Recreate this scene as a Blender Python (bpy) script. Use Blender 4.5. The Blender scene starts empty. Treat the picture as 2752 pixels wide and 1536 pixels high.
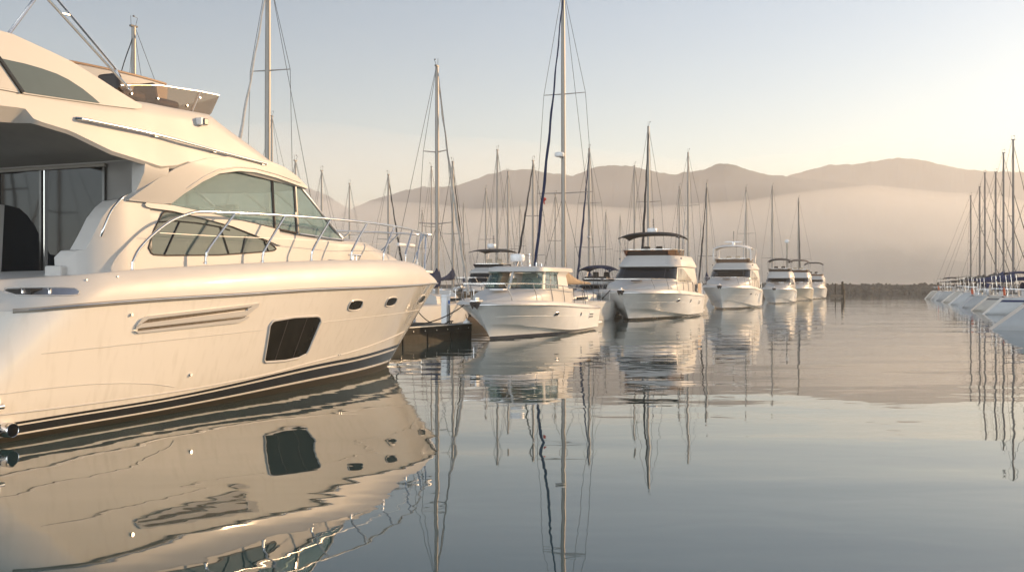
import bpy, bmesh, math, random
from mathutils import Vector, Matrix, noise
random.seed(7)
S = bpy.context.scene
COL = S.collection
R = math.radians

# ------------------------------------------------------------------ camera
FPX, CXP, HYP, EYE = 2675.0, 1376.0, 764.0, 2.2     # focal length in px of the 2752 px wide photo, centre, horizon row, eye height
cd = bpy.data.cameras.new('camera')
cam = bpy.data.objects.new('camera', cd); COL.objects.link(cam)
cam.location = (0, 0, EYE); cam.rotation_euler = (R(90), 0, 0)
cd.sensor_width = 36.0; cd.lens = 36.0 * FPX / 2752.0
cd.shift_y = -(768.0 - HYP) / 2752.0
cd.clip_start = 0.1; cd.clip_end = 20000
S.camera = cam

# ------------------------------------------------------------------ sky, sun, exposure
SUN_AZ, SUN_EL = 61.0, 15.0         # azimuth clockwise from +Y (the view direction), elevation
BACK_FILL = (17.6, 18.4, 19.6)
w = bpy.data.worlds.new("World"); S.world = w; w.use_nodes = True
nt = w.node_tree
bg = nt.nodes['Background']
sky = nt.nodes.new('ShaderNodeTexSky'); sky.sky_type = 'NISHITA'; sky.sun_disc = False
sky.sun_elevation = R(SUN_EL); sky.sun_rotation = R(SUN_AZ)
sky.altitude = 0; sky.air_density = 1.0; sky.dust_density = .8; sky.ozone_density = .9
# added fill light: bright sky band low behind the camera, lifts shaded boat fronts
def wn(t, **k):
    n = nt.nodes.new(t)
    for a, b in k.items(): setattr(n, a, b)
    return n
tcw = wn('ShaderNodeTexCoord'); dt = wn('ShaderNodeVectorMath', operation='DOT_PRODUCT'); dt.inputs[1].default_value = (-.30, -.93, .10)
mrw = wn('ShaderNodeMapRange', interpolation_type='SMOOTHSTEP'); mrw.inputs['From Min'].default_value = .05; mrw.inputs['From Max'].default_value = .9
vm = wn('ShaderNodeMix', data_type='RGBA', blend_type='ADD'); vm.inputs['Factor'].default_value = 1
vc = wn('ShaderNodeVectorMath', operation='SCALE'); vc.inputs[0].default_value = BACK_FILL
nt.links.new(tcw.outputs['Generated'], dt.inputs[0]); nt.links.new(dt.outputs['Value'], mrw.inputs[0]); 
sxw = wn('ShaderNodeSeparateXYZ'); mre = wn('ShaderNodeMapRange', interpolation_type='SMOOTHSTEP'); mre.inputs['From Min'].default_value = .62; mre.inputs['From Max'].default_value = .18
mlt = wn('ShaderNodeMath', operation='MULTIPLY')
nt.links.new(tcw.outputs['Generated'], sxw.inputs[0]); nt.links.new(sxw.outputs['Z'], mre.inputs[0])
nt.links.new(mrw.outputs[0], mlt.inputs[0]); nt.links.new(mre.outputs[0], mlt.inputs[1]); nt.links.new(mlt.outputs[0], vc.inputs['Scale'])
nt.links.new(sky.outputs[0], vm.inputs['A']); nt.links.new(vc.outputs[0], vm.inputs['B'])
nt.links.new(vm.outputs['Result'], bg.inputs[0]); bg.inputs[1].default_value = 0.098
ld = bpy.data.lights.new('sun', 'SUN'); ld.energy = 4.7; ld.angle = R(0.6); ld.color = (1.0, 0.655, 0.36)
sun = bpy.data.objects.new('sun', ld); COL.objects.link(sun)
sd = Vector((math.sin(R(SUN_AZ)) * math.cos(R(SUN_EL)), math.cos(R(SUN_AZ)) * math.cos(R(SUN_EL)), math.sin(R(SUN_EL))))
sun.rotation_euler = sd.to_track_quat('Z', 'Y').to_euler()
S.view_settings.view_transform = 'Standard'; S.view_settings.look = 'None'
S.view_settings.gamma = 1.0; S.view_settings.exposure = 0.64
S.render.engine = 'CYCLES'
cy = S.cycles
cy.use_denoising = True; cy.max_bounces = 24; cy.transparent_max_bounces = 16; cy.volume_bounces = 10
cy.glossy_bounces = 5; cy.diffuse_bounces = 3; cy.caustics_reflective = True; cy.blur_glossy = 0.6
cy.sample_clamp_indirect = 6.0

# ------------------------------------------------------------------ helpers
def ip(x, T):
    n = len(T)
    if x <= T[0][0]: return T[0][1]
    if x >= T[-1][0]: return T[-1][1]
    for i in range(n - 1):
        if x <= T[i + 1][0]: break
    def sl(j):
        if j == 0: return (T[1][1] - T[0][1]) / (T[1][0] - T[0][0])
        if j == n - 1: return (T[-1][1] - T[-2][1]) / (T[-1][0] - T[-2][0])
        a = (T[j][1] - T[j - 1][1]) / (T[j][0] - T[j - 1][0]); b = (T[j + 1][1] - T[j][1]) / (T[j + 1][0] - T[j][0])
        return 0 if a * b <= 0 else 2 * a * b / (a + b)
    h = T[i + 1][0] - T[i][0]; t = (x - T[i][0]) / h
    return ((2 * t**3 - 3 * t * t + 1) * T[i][1] + (t**3 - 2 * t * t + t) * h * sl(i)
            + (-2 * t**3 + 3 * t * t) * T[i + 1][1] + (t**3 - t * t) * h * sl(i + 1))
def lin(x, T):
    if x <= T[0][0]: return T[0][1]
    for i in range(len(T) - 1):
        if x <= T[i + 1][0]:
            d = T[i + 1][0] - T[i][0]
            return T[i][1] if d < 1e-9 else T[i][1] + (T[i + 1][1] - T[i][1]) * (x - T[i][0]) / d
    return T[-1][1]
def sm(a, b, x):
    t = min(1, max(0, (x - a) / (b - a))); return t * t * (3 - 2 * t)
def dense(pts, n):
    """smooth points along a polyline (Catmull-Rom)"""
    P = [Vector(p) for p in pts]; out = []
    for i in range(len(P) - 1):
        a = P[i - 1] if i else P[0] * 2 - P[1]; b, c = P[i], P[i + 1]
        d = P[i + 2] if i + 2 < len(P) else P[-1] * 2 - P[-2]
        for k in range(n):
            t = k / n
            out.append(0.5 * (2 * b + (c - a) * t + (2 * a - 5 * b + 4 * c - d) * t * t + (3 * b - a - 3 * c + d) * t**3))
    out.append(P[-1]); return out

class MB:
    def __init__(s): s.v = []; s.f = []; s.m = []
    def add(s, vs, fs, m=0):
        o = len(s.v); s.v += [tuple(p) for p in vs]
        for f in fs: s.f.append(tuple(i + o for i in f)); s.m.append(m)
        return s
    def loft(s, rows, m=0, ring=False, caps=False, fm=None):
        n = len(rows[0]); vs = [p for r in rows for p in r]; o = len(s.v); s.v += [tuple(p) for p in vs]
        for i in range(len(rows) - 1):
            for j in range(n if ring else n - 1):
                k = (j + 1) % n
                s.f.append((o + i * n + j, o + i * n + k, o + (i + 1) * n + k, o + (i + 1) * n + j))
                s.m.append(fm(i, j) if fm else m)
        if caps:
            s.f.append(tuple(o + j for j in range(n))); s.m.append(m)
            s.f.append(tuple(o + (len(rows) - 1) * n + j for j in range(n))); s.m.append(m)
        return s
    def box(s, c, d, rz=0, m=0, top=(1, 1)):
        vs = []
        cr, sr = math.cos(rz), math.sin(rz)
        for z in (-1, 1):
            for x, y in ((-1, -1), (1, -1), (1, 1), (-1, 1)):
                kx, ky = top if z > 0 else (1, 1)
                a, b = x * d[0] / 2 * kx, y * d[1] / 2 * ky
                vs.append((c[0] + a * cr - b * sr, c[1] + a * sr + b * cr, c[2] + z * d[2] / 2))
        return s.add(vs, [(3, 2, 1, 0), (4, 5, 6, 7), (0, 1, 5, 4), (1, 2, 6, 5), (2, 3, 7, 6), (3, 0, 4, 7)], m)
    def tube(s, pts, r, n=8, m=0, closed=False, flat=1.0):
        P = [Vector(p) for p in pts]; L = len(P)
        rr = r if isinstance(r, (list, tuple)) else [r] * L
        up = None; rows = []
        for i in range(L):
            if closed: t = (P[(i + 1) % L] - P[i - 1])
            else: t = P[min(i + 1, L - 1)] - P[max(i - 1, 0)]
            if t.length < 1e-9: t = Vector((0, 0, 1))
            t.normalize()
            if up is None:
                up = Vector((0, 0, 1)) if abs(t.z) < .9 else Vector((1, 0, 0))
            up = (up - t * up.dot(t))
            if up.length < 1e-6: up = Vector((0, 1, 0)) - t * t.y
            up.normalize(); sd_ = t.cross(up)
            rows.append([P[i] + up * (math.cos(2 * math.pi * k / n) * rr[i]) + sd_ * (math.sin(2 * math.pi * k / n) * rr[i] * flat) for k in range(n)])
        if closed: rows.append(rows[0]); return s.loft(rows, m, ring=True)
        return s.loft(rows, m, ring=True, caps=True)
    def lathe(s, prof, c=(0, 0, 0), n=16, m=0, axis='z', sx=1.0):
        rows = []
        for r, h in prof:
            row = []
            for k in range(n):
                a = 2 * math.pi * k / n; x, y = r * math.cos(a) * sx, r * math.sin(a)
                row.append({'z': (c[0] + x, c[1] + y, c[2] + h), 'x': (c[0] + h, c[1] + x, c[2] + y), 'y': (c[0] + x, c[1] + h, c[2] + y)}[axis])
            rows.append(row)
        return s.loft(rows, m, ring=True, caps=True)
    def panel(s, up, lo, vf, off=0.0, thick=0.02, nx=24, nz=4, m=0, sides=(1,), f=lin):
        """a plate on the surface y = vf(x, z), bounded by an upper and a lower polyline of (x, z)"""
        xa, xb = max(up[0][0], lo[0][0]), min(up[-1][0], lo[-1][0])
        xs = sorted(set([round(xa + (xb - xa) * i / nx, 4) for i in range(nx + 1)] + [round(p[0], 4) for p in up + lo if xa <= p[0] <= xb]))
        for sd_ in sides:
            fr, bk = [], []
            for x in xs:
                a, b = f(x, lo), f(x, up)
                if b - a < .002: b = a + .002
                zs = [a + (b - a) * k / nz for k in range(nz + 1)]
                fr.append([(x, -sd_ * (vf(x, z) + off), z) for z in zs])
                bk.append([(x, -sd_ * (vf(x, z) + off - thick), z) for z in zs])
            rows = [f_ + b_[::-1] for f_, b_ in zip(fr, bk)]
            n = len(rows[0]); o = len(s.v)
            s.loft(rows, m, ring=True)
            h = n // 2
            for base, fl in ((o, 0), (o + (len(rows) - 1) * n, 1)):
                for k in range(h - 1):
                    s.f.append((base + k, base + k + 1, base + n - 2 - k, base + n - 1 - k)); s.m.append(m)
        return s
    def obj(s, name, mats, parent=None, smooth=40, bevel=0.0, bseg=2, tf=None):
        me = bpy.data.meshes.new(name)
        me.from_pydata([tuple(p) for p in s.v], [], s.f)
        if not isinstance(mats, (list, tuple)): mats = [mats]
        for mm in mats: me.materials.append(mm)
        me.polygons.foreach_set('material_index', s.m)
        bm = bmesh.new(); bm.from_mesh(me)
        bmesh.ops.remove_doubles(bm, verts=bm.verts, dist=1e-5)
        bmesh.ops.recalc_face_normals(bm, faces=bm.faces)
        bm.to_mesh(me); bm.free()
        if smooth:
            me.polygons.foreach_set('use_smooth', [True] * len(me.polygons))
            me.set_sharp_from_angle(angle=R(smooth))
        o = bpy.data.objects.new(name, me); COL.objects.link(o)
        if parent is not None: o.parent = parent
        if bevel:
            b = o.modifiers.new('bevel', 'BEVEL'); b.width = bevel; b.segments = bseg; b.limit_method = 'ANGLE'; b.angle_limit = R(35)
        return o

def rim(up, lo, vf, off, side=1, f=lin, n=20):
    xa, xb = max(up[0][0], lo[0][0]), min(up[-1][0], lo[-1][0])
    xs = [xa + (xb - xa) * i / n for i in range(n + 1)]
    loop = [(x, f(x, up)) for x in xs] + [(x, f(x, lo)) for x in xs[::-1]]
    out = []
    for x, z in loop:
        p = Vector((x, -side * (vf(x, z) + off), z))
        if not out or (p - out[-1]).length > .01: out.append(p)
    return out

def tag(o, label=None, cat=None, group=None, kind=None):
    if label: o['label'] = label
    if cat: o['category'] = cat
    if group: o['group'] = group
    if kind: o['kind'] = kind
    return o
def thing(name, label, cat, loc=(0, 0, 0), rz=0.0, group=None):
    o = bpy.data.objects.new(name, None); COL.objects.link(o)
    o.location = loc; o.rotation_euler = (0, 0, rz); o.empty_display_size = .2
    return tag(o, label, cat, group)
def at(px, d, z=0.0):
    """a point d metres ahead in the column px of the photograph"""
    return Vector(((px - CXP) / FPX * d, d, z))

# ------------------------------------------------------------------ materials
def mat(name, col, rough=.45, metal=0.0, var=.06, scale=2.5, bump=0.0, coat=0.0, spec=.5, rvar=.1, stretch=(1, 1, 1), bscale=None):
    m = bpy.data.materials.new(name); m.use_nodes = True; t = m.node_tree; p = t.nodes['Principled BSDF']
    tc = t.nodes.new('ShaderNodeTexCoord'); mp = t.nodes.new('ShaderNodeMapping'); mp.inputs['Scale'].default_value = stretch
    t.links.new(tc.outputs['Object'], mp.inputs[0])
    nz = t.nodes.new('ShaderNodeTexNoise'); nz.inputs['Scale'].default_value = scale; nz.inputs['Detail'].default_value = 6
    t.links.new(mp.outputs[0], nz.inputs['Vector'])
    mx = t.nodes.new('ShaderNodeMix'); mx.data_type = 'RGBA'
    mx.inputs['A'].default_value = (*[max(0, c * (1 - var * 1.6)) for c in col], 1); mx.inputs['B'].default_value = (*[min(1, c * (1 + var * 1.6)) for c in col], 1)
    t.links.new(nz.outputs[0], mx.inputs['Factor']); t.links.new(mx.outputs['Result'], p.inputs['Base Color'])
    mr = t.nodes.new('ShaderNodeMapRange'); mr.inputs['To Min'].default_value = max(.02, rough * (1 - rvar * 2)); mr.inputs['To Max'].default_value = min(1, rough * (1 + rvar * 2))
    t.links.new(nz.outputs[0], mr.inputs[0]); t.links.new(mr.outputs[0], p.inputs['Roughness'])
    p.inputs['Metallic'].default_value = metal; p.inputs['Specular IOR Level'].default_value = spec
    p.inputs['Coat Weight'].default_value = coat; p.inputs['Coat Roughness'].default_value = .06
    if bump:
        n2 = t.nodes.new('ShaderNodeTexNoise'); n2.inputs['Scale'].default_value = bscale or scale * 4; n2.inputs['Detail'].default_value = 4
        t.links.new(mp.outputs[0], n2.inputs['Vector'])
        b = t.nodes.new('ShaderNodeBump'); b.inputs['Strength'].default_value = 1; b.inputs['Distance'].default_value = bump
        t.links.new(n2.outputs[0], b.inputs['Height']); t.links.new(b.outputs[0], p.inputs['Normal'])
    return m
def glass(name, tint, ior=1.5, rough=.0, film=0.0, fcol=(.30, .36, .35)):
    m = bpy.data.materials.new(name); m.use_nodes = True; t = m.node_tree
    for n in list(t.nodes):
        if n.type != 'OUTPUT_MATERIAL': t.nodes.remove(n)
    out = [n for n in t.nodes if n.type == 'OUTPUT_MATERIAL'][0]
    fr = t.nodes.new('ShaderNodeFresnel'); fr.inputs[0].default_value = ior
    tr = t.nodes.new('ShaderNodeBsdfTransparent'); tr.inputs[0].default_value = (*tint, 1)
    nz = t.nodes.new('ShaderNodeTexNoise'); nz.inputs['Scale'].default_value = 1.2
    bp = t.nodes.new('ShaderNodeBump'); bp.inputs['Distance'].default_value = .004
    t.links.new(nz.outputs[0], bp.inputs['Height'])
    gl = t.nodes.new('ShaderNodeBsdfGlossy'); gl.inputs['Roughness'].default_value = rough
    t.links.new(bp.outputs[0], gl.inputs['Normal'])
    mx = t.nodes.new('ShaderNodeMixShader')
    df = t.nodes.new('ShaderNodeBsdfDiffuse'); df.inputs[0].default_value = (*fcol, 1)
    m2 = t.nodes.new('ShaderNodeMixShader'); m2.inputs[0].default_value = film
    t.links.new(tr.outputs[0], m2.inputs[1]); t.links.new(df.outputs[0], m2.inputs[2])
    ge = t.nodes.new('ShaderNodeNewGeometry'); ff = t.nodes.new('ShaderNodeMath'); ff.operation = 'SUBTRACT'; ff.use_clamp = True   # thin pane: no inner total reflection
    t.links.new(fr.outputs[0], ff.inputs[0]); t.links.new(ge.outputs['Backfacing'], ff.inputs[1])
    t.links.new(ff.outputs[0], mx.inputs[0]); t.links.new(m2.outputs[0], mx.inputs[1]); t.links.new(gl.outputs[0], mx.inputs[2]); t.links.new(mx.outputs[0], out.inputs[0])
    return m
GEL = mat('white_gelcoat', (.47, .45, .42), .45, coat=.04, spec=.25, var=.025, scale=1.3, bump=.0012, bscale=2.2)
def hull_gelcoat():
    m = mat('topside_gelcoat', (.70, .65, .57), .16, coat=1.0, var=.02, scale=.9, bump=.0010, bscale=1.6)
    t = m.node_tree; p = t.nodes['Principled BSDF']; src = p.inputs['Base Color'].links[0].from_socket
    tc = t.nodes.new('ShaderNodeTexCoord'); sx = t.nodes.new('ShaderNodeSeparateXYZ'); t.links.new(tc.outputs['Object'], sx.inputs[0])
    # scum line just over the water and faint run-off streaks
    mp = t.nodes.new('ShaderNodeMapping'); mp.inputs['Scale'].default_value = (5, 5, .35); t.links.new(tc.outputs['Object'], mp.inputs[0])
    n = t.nodes.new('ShaderNodeTexNoise'); n.inputs['Scale'].default_value = 1.6; n.inputs['Detail'].default_value = 5; t.links.new(mp.outputs[0], n.inputs['Vector'])
    mr = t.nodes.new('ShaderNodeMapRange'); mr.inputs['From Min'].default_value = .52; mr.inputs['From Max'].default_value = .8; mr.inputs['To Max'].default_value = .16; t.links.new(n.outputs[0], mr.inputs[0])
    mz = t.nodes.new('ShaderNodeMapRange'); mz.inputs['From Min'].default_value = .62; mz.inputs['From Max'].default_value = .30; mz.inputs['To Max'].default_value = .30; t.links.new(sx.outputs['Z'], mz.inputs[0])
    mu = t.nodes.new('ShaderNodeMath'); mu.operation = 'MULTIPLY'; t.links.new(mz.outputs[0], mu.inputs[0]); t.links.new(n.outputs[0], mu.inputs[1])
    ad = t.nodes.new('ShaderNodeMath'); ad.operation = 'ADD'; t.links.new(mr.outputs[0], ad.inputs[0]); t.links.new(mu.outputs[0], ad.inputs[1])
    mx = t.nodes.new('ShaderNodeMix'); mx.data_type = 'RGBA'; mx.inputs['B'].default_value = (.30, .25, .17, 1)
    t.links.new(ad.outputs[0], mx.inputs['Factor']); t.links.new(src, mx.inputs['A']); t.links.new(mx.outputs['Result'], p.inputs['Base Color'])
    return m
UNDERSHADE = mat('shaded_underside', (.33, .31, .28), .75, var=.1, spec=0.1)  # flybridge underside: same moulding, its shade put into a darker colour
HULLM = hull_gelcoat()
STRAKE = mat('strake_trim', (.26, .235, .20), .4, var=.15)
GEL2 = mat('white_gelcoat_weathered', (.80, .785, .75), .3, coat=.4, var=.06, scale=1.7, bump=.002, bscale=3)
DECK = mat('deck_moulding', (.49, .47, .44), .42, coat=.08, spec=.3, var=.03, scale=2)
NONSKID = mat('pale_deck', (.66, .65, .62), .7, var=.05)
CHROME = mat('stainless_steel', (.72, .71, .70), .14, 1.0, var=.05, rvar=.3)
STEEL = mat('dull_steel', (.55, .55, .56), .3, 1.0)
BLACK = mat('black_stripe', (.014, .013, .012), .25, coat=.4, var=.2)
RUBBER = mat('black_rubber', (.02, .02, .02), .6, var=.2, spec=0.2)
ANTIF = mat('olive_antifouling', (.026, .022, .015), .5, var=.25, scale=6, stretch=(1, 1, 4), spec=0.2)
DGLASS = mat('dark_glass', (.006, .008, .010), .035, var=.1, spec=.30, bump=.0003, bscale=1.5)
PORTG = mat('hull_glass', (.016, .015, .012), .08, var=.35, scale=3, spec=.07)
NGLASS = mat('grey_window_glass', (.075, .10, .10), .04, var=.08, spec=.5, bump=.0006, bscale=1.2)
TINT = glass('tinted_window', (.72, .80, .79), film=.34, fcol=(.22, .335, .35))
CLEAR = glass('clear_window', (.70, .82, .79), film=.22, fcol=(.10, .19, .18))
SMOKE = glass('smoked_acrylic', (.76, .66, .55), film=.13, fcol=(.17, .115, .07))
BROWN = glass('amber_acrylic', (.42, .24, .13))
SUNREFL = mat('sun_reflection_window', (.30, .25, .17), .08, var=.25, scale=1.5, spec=.6)  # gold of the reflected low sun is put into the glass colour
NAVY = mat('navy_canvas', (.012, .022, .058), .8, var=.3, scale=5, bump=.01, bscale=9, spec=0.08)
BLUE = mat('blue_canvas', (.014, .028, .085), .8, var=.25, scale=5, bump=.012, bscale=8, spec=0.08)
CHAR = mat('charcoal_canvas', (.035, .035, .037), .85, var=.2, scale=5, bump=.01, bscale=8, spec=0.08)
BEIGE = mat('beige_canvas', (.36, .27, .18), .85, var=.2, scale=5, bump=.012, bscale=8, spec=0.1)
PALEC = mat('pale_sailcloth', (.42, .40, .37), .85, var=.2, scale=6, bump=.01, bscale=9, spec=0.1)
WHITEC = mat('white_canvas', (.66, .64, .60), .8, var=.08)
ALU = mat('backlit_mast', (.23, .21, .185), .42, .4, var=.1, stretch=(1, 1, .1))  # metal darkened: the backlit side of the masts is in the colour
ALUD = mat('shaded_mast', (.13, .12, .115), .45, .3, var=.1, stretch=(1, 1, .1))  # darker copy for the quay row, shaded side put into the colour
WIRE = mat('rigging_wire', (.10, .095, .09), .5, .5)
TEAK = mat('teak', (.24, .14, .075), .55, var=.3, scale=4, stretch=(1, 8, 1))
TIMBER = mat('weathered_timber', (.15, .125, .095), .8, var=.35, scale=3, stretch=(8, 1, 1), bump=.01, spec=0.12)
DARKT = mat('wet_shaded_timber', (.022, .02, .015), .6, var=.5, scale=5, bump=.01, spec=0.1)  # wet piles; on the dock sides the dark tone stands for shade
PLAST = mat('white_plastic', (.74, .73, .71), .35, var=.04)
ORANGE = mat('orange_foam', (.50, .085, .025), .6, var=.15)
RED = mat('red_cloth', (.42, .03, .025), .7)
SKYB = mat('blue_cloth', (.05, .16, .45), .7)
ROPE = mat('dark_rope', (.03, .028, .026), .9, var=.3, scale=30, spec=0.1)
LEATHER = mat('dark_upholstery', (.06, .05, .045), .5, var=.2, spec=0.2)
CREAM = mat('cream_upholstery', (.50, .43, .33), .6, var=.1)
INTER = mat('cabin_lining', (.50, .47, .42), .6, var=.15, spec=0.2)
# ------------------------------------------------------------------ water
def water():
    m = bpy.data.materials.new('harbour_water'); m.use_nodes = True; t = m.node_tree; p = t.nodes['Principled BSDF']
    p.inputs['Base Color'].default_value = (.021, .047, .050, 1); p.inputs['Roughness'].default_value = .015
    p.inputs['IOR'].default_value = 1.58; p.inputs['Specular IOR Level'].default_value = .5
    g = t.nodes.new('ShaderNodeNewGeometry')
    def nz(scale, rot, det, rough=.5, dist=0.0):
        mp = t.nodes.new('ShaderNodeMapping'); mp.inputs['Rotation'].default_value = (0, 0, R(rot)); mp.inputs['Scale'].default_value = scale
        n = t.nodes.new('ShaderNodeTexNoise'); n.inputs['Scale'].default_value = 1; n.inputs['Detail'].default_value = det
        n.inputs['Roughness'].default_value = rough; n.inputs['Distortion'].default_value = dist
        t.links.new(g.outputs['Position'], mp.inputs[0]); t.links.new(mp.outputs[0], n.inputs['Vector']); return n
    def math_(op, a, b):
        n = t.nodes.new('ShaderNodeMath'); n.operation = op
        for i, x in enumerate((a, b)):
            if hasattr(x, 'is_output'): t.links.new(x, n.inputs[i])
            else: n.inputs[i].default_value = x
        return n.outputs[0]
    swell = nz((.10, .34, 1), 8, 1, dist=.3)          # long lazy undulation
    chop = nz((.8, 1.5, 1), -14, 1.5, .45, .4)           # small ripples about a metre long
    fine = nz((2.2, 4.5, 1), 6, 1.0, .4)
    patch = nz((.025, .06, 1), 4, 3, .6, .8)               # where the breeze touches
    mr = t.nodes.new('ShaderNodeMapRange'); mr.inputs['From Min'].default_value = .42; mr.inputs['From Max'].default_value = .62
    mr.inputs['To Min'].default_value = .25; mr.inputs['To Max'].default_value = 1.0
    t.links.new(patch.outputs[0], mr.inputs[0])
    sx = t.nodes.new('ShaderNodeSeparateXYZ'); t.links.new(g.outputs['Position'], sx.inputs[0])
    lee = t.nodes.new('ShaderNodeMapRange'); lee.interpolation_type = 'SMOOTHSTEP'        # calmer in the lee of the quay
    lee.inputs['From Min'].default_value = 9; lee.inputs['From Max'].default_value = 34; lee.inputs['To Min'].default_value = .38; lee.inputs['To Max'].default_value = 1
    t.links.new(sx.outputs['Y'], lee.inputs[0])
    h = math_('MULTIPLY', swell.outputs[0], WATER[0])
    h = math_('ADD', h, math_('MULTIPLY', math_('MULTIPLY', math_('MULTIPLY', chop.outputs[0], WATER[1]), lee.outputs[0]), mr.outputs[0]))
    h = math_('ADD', h, math_('MULTIPLY', math_('MULTIPLY', math_('MULTIPLY', fine.outputs[0], WATER[2]), lee.outputs[0]), mr.outputs[0]))
    b = t.nodes.new('ShaderNodeBump'); b.inputs['Strength'].default_value = 1.0; b.inputs['Distance'].default_value = 1.0
    t.links.new(h, b.inputs['Height']); t.links.new(b.outputs[0], p.inputs['Normal'])
    mb = MB()
    xs = [-3200, -600, -150, -40, 0, 40, 150, 600, 3200]; ys = [-300, -40, 0, 20, 60, 150, 400, 1000, 2300]
    mb.loft([[(x, y, 0) for x in xs] for y in ys])
    tag(mb.obj('water', m, smooth=0), kind='structure')
WATER = (.030, .0095, .0016)
water()

# ------------------------------------------------------------------ hills, breakwater
def ridge(name, D, sil, depth, m, seed, rough=1.0):
    """a wooded ridge whose skyline, D metres off, follows photo points (column, row)"""
    T = [((x - CXP) / FPX * D, EYE + (HYP - y) / FPX * D) for x, y in sil]
    x0, x1 = T[0][0], T[-1][0]; nx, ny = 520, 26; rows = []
    for j in range(ny + 1):
        q = j / ny * 2 - 1                       # -1 front foot .. 0 crest .. 1 back
        row = []
        for i in range(nx + 1):
            x = x0 + (x1 - x0) * i / nx
            H = ip(x, T); y = D + q * depth
            k = (1 - abs(q) ** 1.25)
            n = noise.fractal(Vector((x * .012 + seed, y * .012, seed * 1.7)), 0.9, 2.1, 6)
            n2 = noise.fractal(Vector((x * .10 + seed, y * .10, 3.1)), .6, 2.2, 3) * 1.5
            spur = noise.noise(Vector((x * .006 + seed * 2, y * .002, 9.0)))
            z = H * max(0, k * (1 + .25 * spur * (1 - k) * 2) + n * .10 * (1 - k) * 1.6) + (n * 1.6 + n2 * .9) * rough * min(1, k * 3)
            row.append((x * y / D, y, z if abs(q) < .999 else -1.0))
        rows.append(row)
    return tag(MB().loft(rows).obj(name, m, smooth=60), kind='structure')
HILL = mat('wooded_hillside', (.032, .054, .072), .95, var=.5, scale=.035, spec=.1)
K_ = 2752 / 2576
sc_ = lambda L: [(x * K_, y * K_) for x, y in L]
ridge('hills', 950, sc_([(560, 700), (700, 640), (800, 575), (850, 548), (890, 525), (930, 508), (1000, 485), (1060, 470), (1130, 468), (1200, 450), (1270, 431), (1330, 428), (1390, 438), (1440, 440), (1500, 422),
        (1560, 418), (1620, 425), (1680, 438), (1760, 427), (1822, 412), (1870, 422), (1920, 436), (1985, 443), (2060, 452), (2150, 462), (2250, 480), (2400, 510), (2600, 560), (2900, 640)]), 260, HILL, 3.0)
ridge('hills_beyond', 1300, sc_([(1600, 640), (1750, 540), (1850, 490), (1920, 462), (1985, 443), (2050, 424), (2090, 414), (2150, 414), (2200, 406), (2260, 397), (2320, 403), (2370, 415), (2430, 427), (2500, 431), (2576, 434), (2760, 470), (3000, 540)]), 240, HILL, 8.0)
ridge('hills_far', 1500, sc_([(300, 520), (520, 470), (640, 455), (720, 462), (790, 478), (830, 495), (870, 520), (940, 560), (1040, 640)]), 200, HILL, 12.0)
ridge('headland', 730, sc_([(1980, 712), (2060, 700), (2160, 690), (2250, 668), (2330, 652), (2400, 655), (2480, 668), (2576, 680), (2800, 690), (3000, 712)]), 60, HILL, 17.0, .5)

def breakwater():
    m = mat('breakwater_rock', (.075, .068, .058), .9, var=.45, scale=.35, spec=.08, bump=.15, bscale=.9)
    rnd = random.Random(3); mb = MB()
    D = 238.0
    # core bank with boulders bedded all over its face
    xs = [x * 3.0 for x in range(-10, 66)]
    mb.loft([[(x, D - 1, -1.0) for x in xs], [(x, D + 1.5, .9) for x in xs], [(x, D + 4.0, 2.1) for x in xs], [(x, D + 7, 2.15) for x in xs], [(x, D + 11, -1) for x in xs]])
    bmx = bmesh.new(); bmesh.ops.create_icosphere(bmx, subdivisions=1, radius=1.0)
    iv = [v.co.copy() for v in bmx.verts]; fs = [tuple(v.index for v in f.verts) for f in bmx.faces]; bmx.free()
    for k in range(2300):
        x = rnd.uniform(20, 190); q = rnd.random()
        y = D - .6 + 5.4 * q; z = -.2 + 2.45 * q
        s = rnd.uniform(.35, .8) * (1.15 if q < .5 else .72)
        rot = Matrix.Rotation(rnd.uniform(0, 6.3), 3, Vector((rnd.uniform(-1, 1), rnd.uniform(-1, 1), rnd.uniform(-1, 1))).normalized())
        sc = Vector((s * rnd.uniform(.8, 1.5), s * rnd.uniform(.7, 1.2), s * rnd.uniform(.55, .95)))
        mb.add([rot @ Vector((v.x * sc.x * rnd.uniform(.82, 1.15), v.y * sc.y, v.z * sc.z)) + Vector((x, y, z)) for v in iv], fs)
    tag(mb.obj('rock_breakwater', m, smooth=0), 'long low breakwater of grey boulders across the harbour mouth', 'breakwater')
breakwater()
# ------------------------------------------------------------------ the big flybridge yacht beside the camera (x forward, y to port)
RW = [(-1.2, 1.56), (2, 1.53), (4, 1.43), (7, 1.22), (9.8, .93), (11.3, .66), (12.4, .36), (13.2, 0)]
RR = [(-1.2, 1.92), (2, 2.02), (4, 2.06), (7, 2.05), (9, 1.96), (10.5, 1.82), (12, 1.52), (13.5, 1.07), (14.3, .76), (15, .54), (15.45, .32), (15.7, 0)]
ZR = [(-1.2, 1.78), (0, 1.82), (.9, 1.89), (2.5, 1.96), (4.5, 2.02), (7, 2.1), (9.5, 2.14), (11.7, 2.18), (15.7, 2.24)]
ZT = [(-1.2, 2.22), (0, 2.24), (1.1, 2.33), (2.1, 2.42), (3.8, 2.52), (5.8, 2.62), (7.9, 2.7), (10, 2.75), (11.7, 2.77), (13.6, 2.7), (14.6, 2.55), (15.7, 2.34)]
XST = lambda t: 13.2 + 2.5 * t
X0 = lambda t: -1.05 + .75 * max(0, min(1, t))
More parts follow.
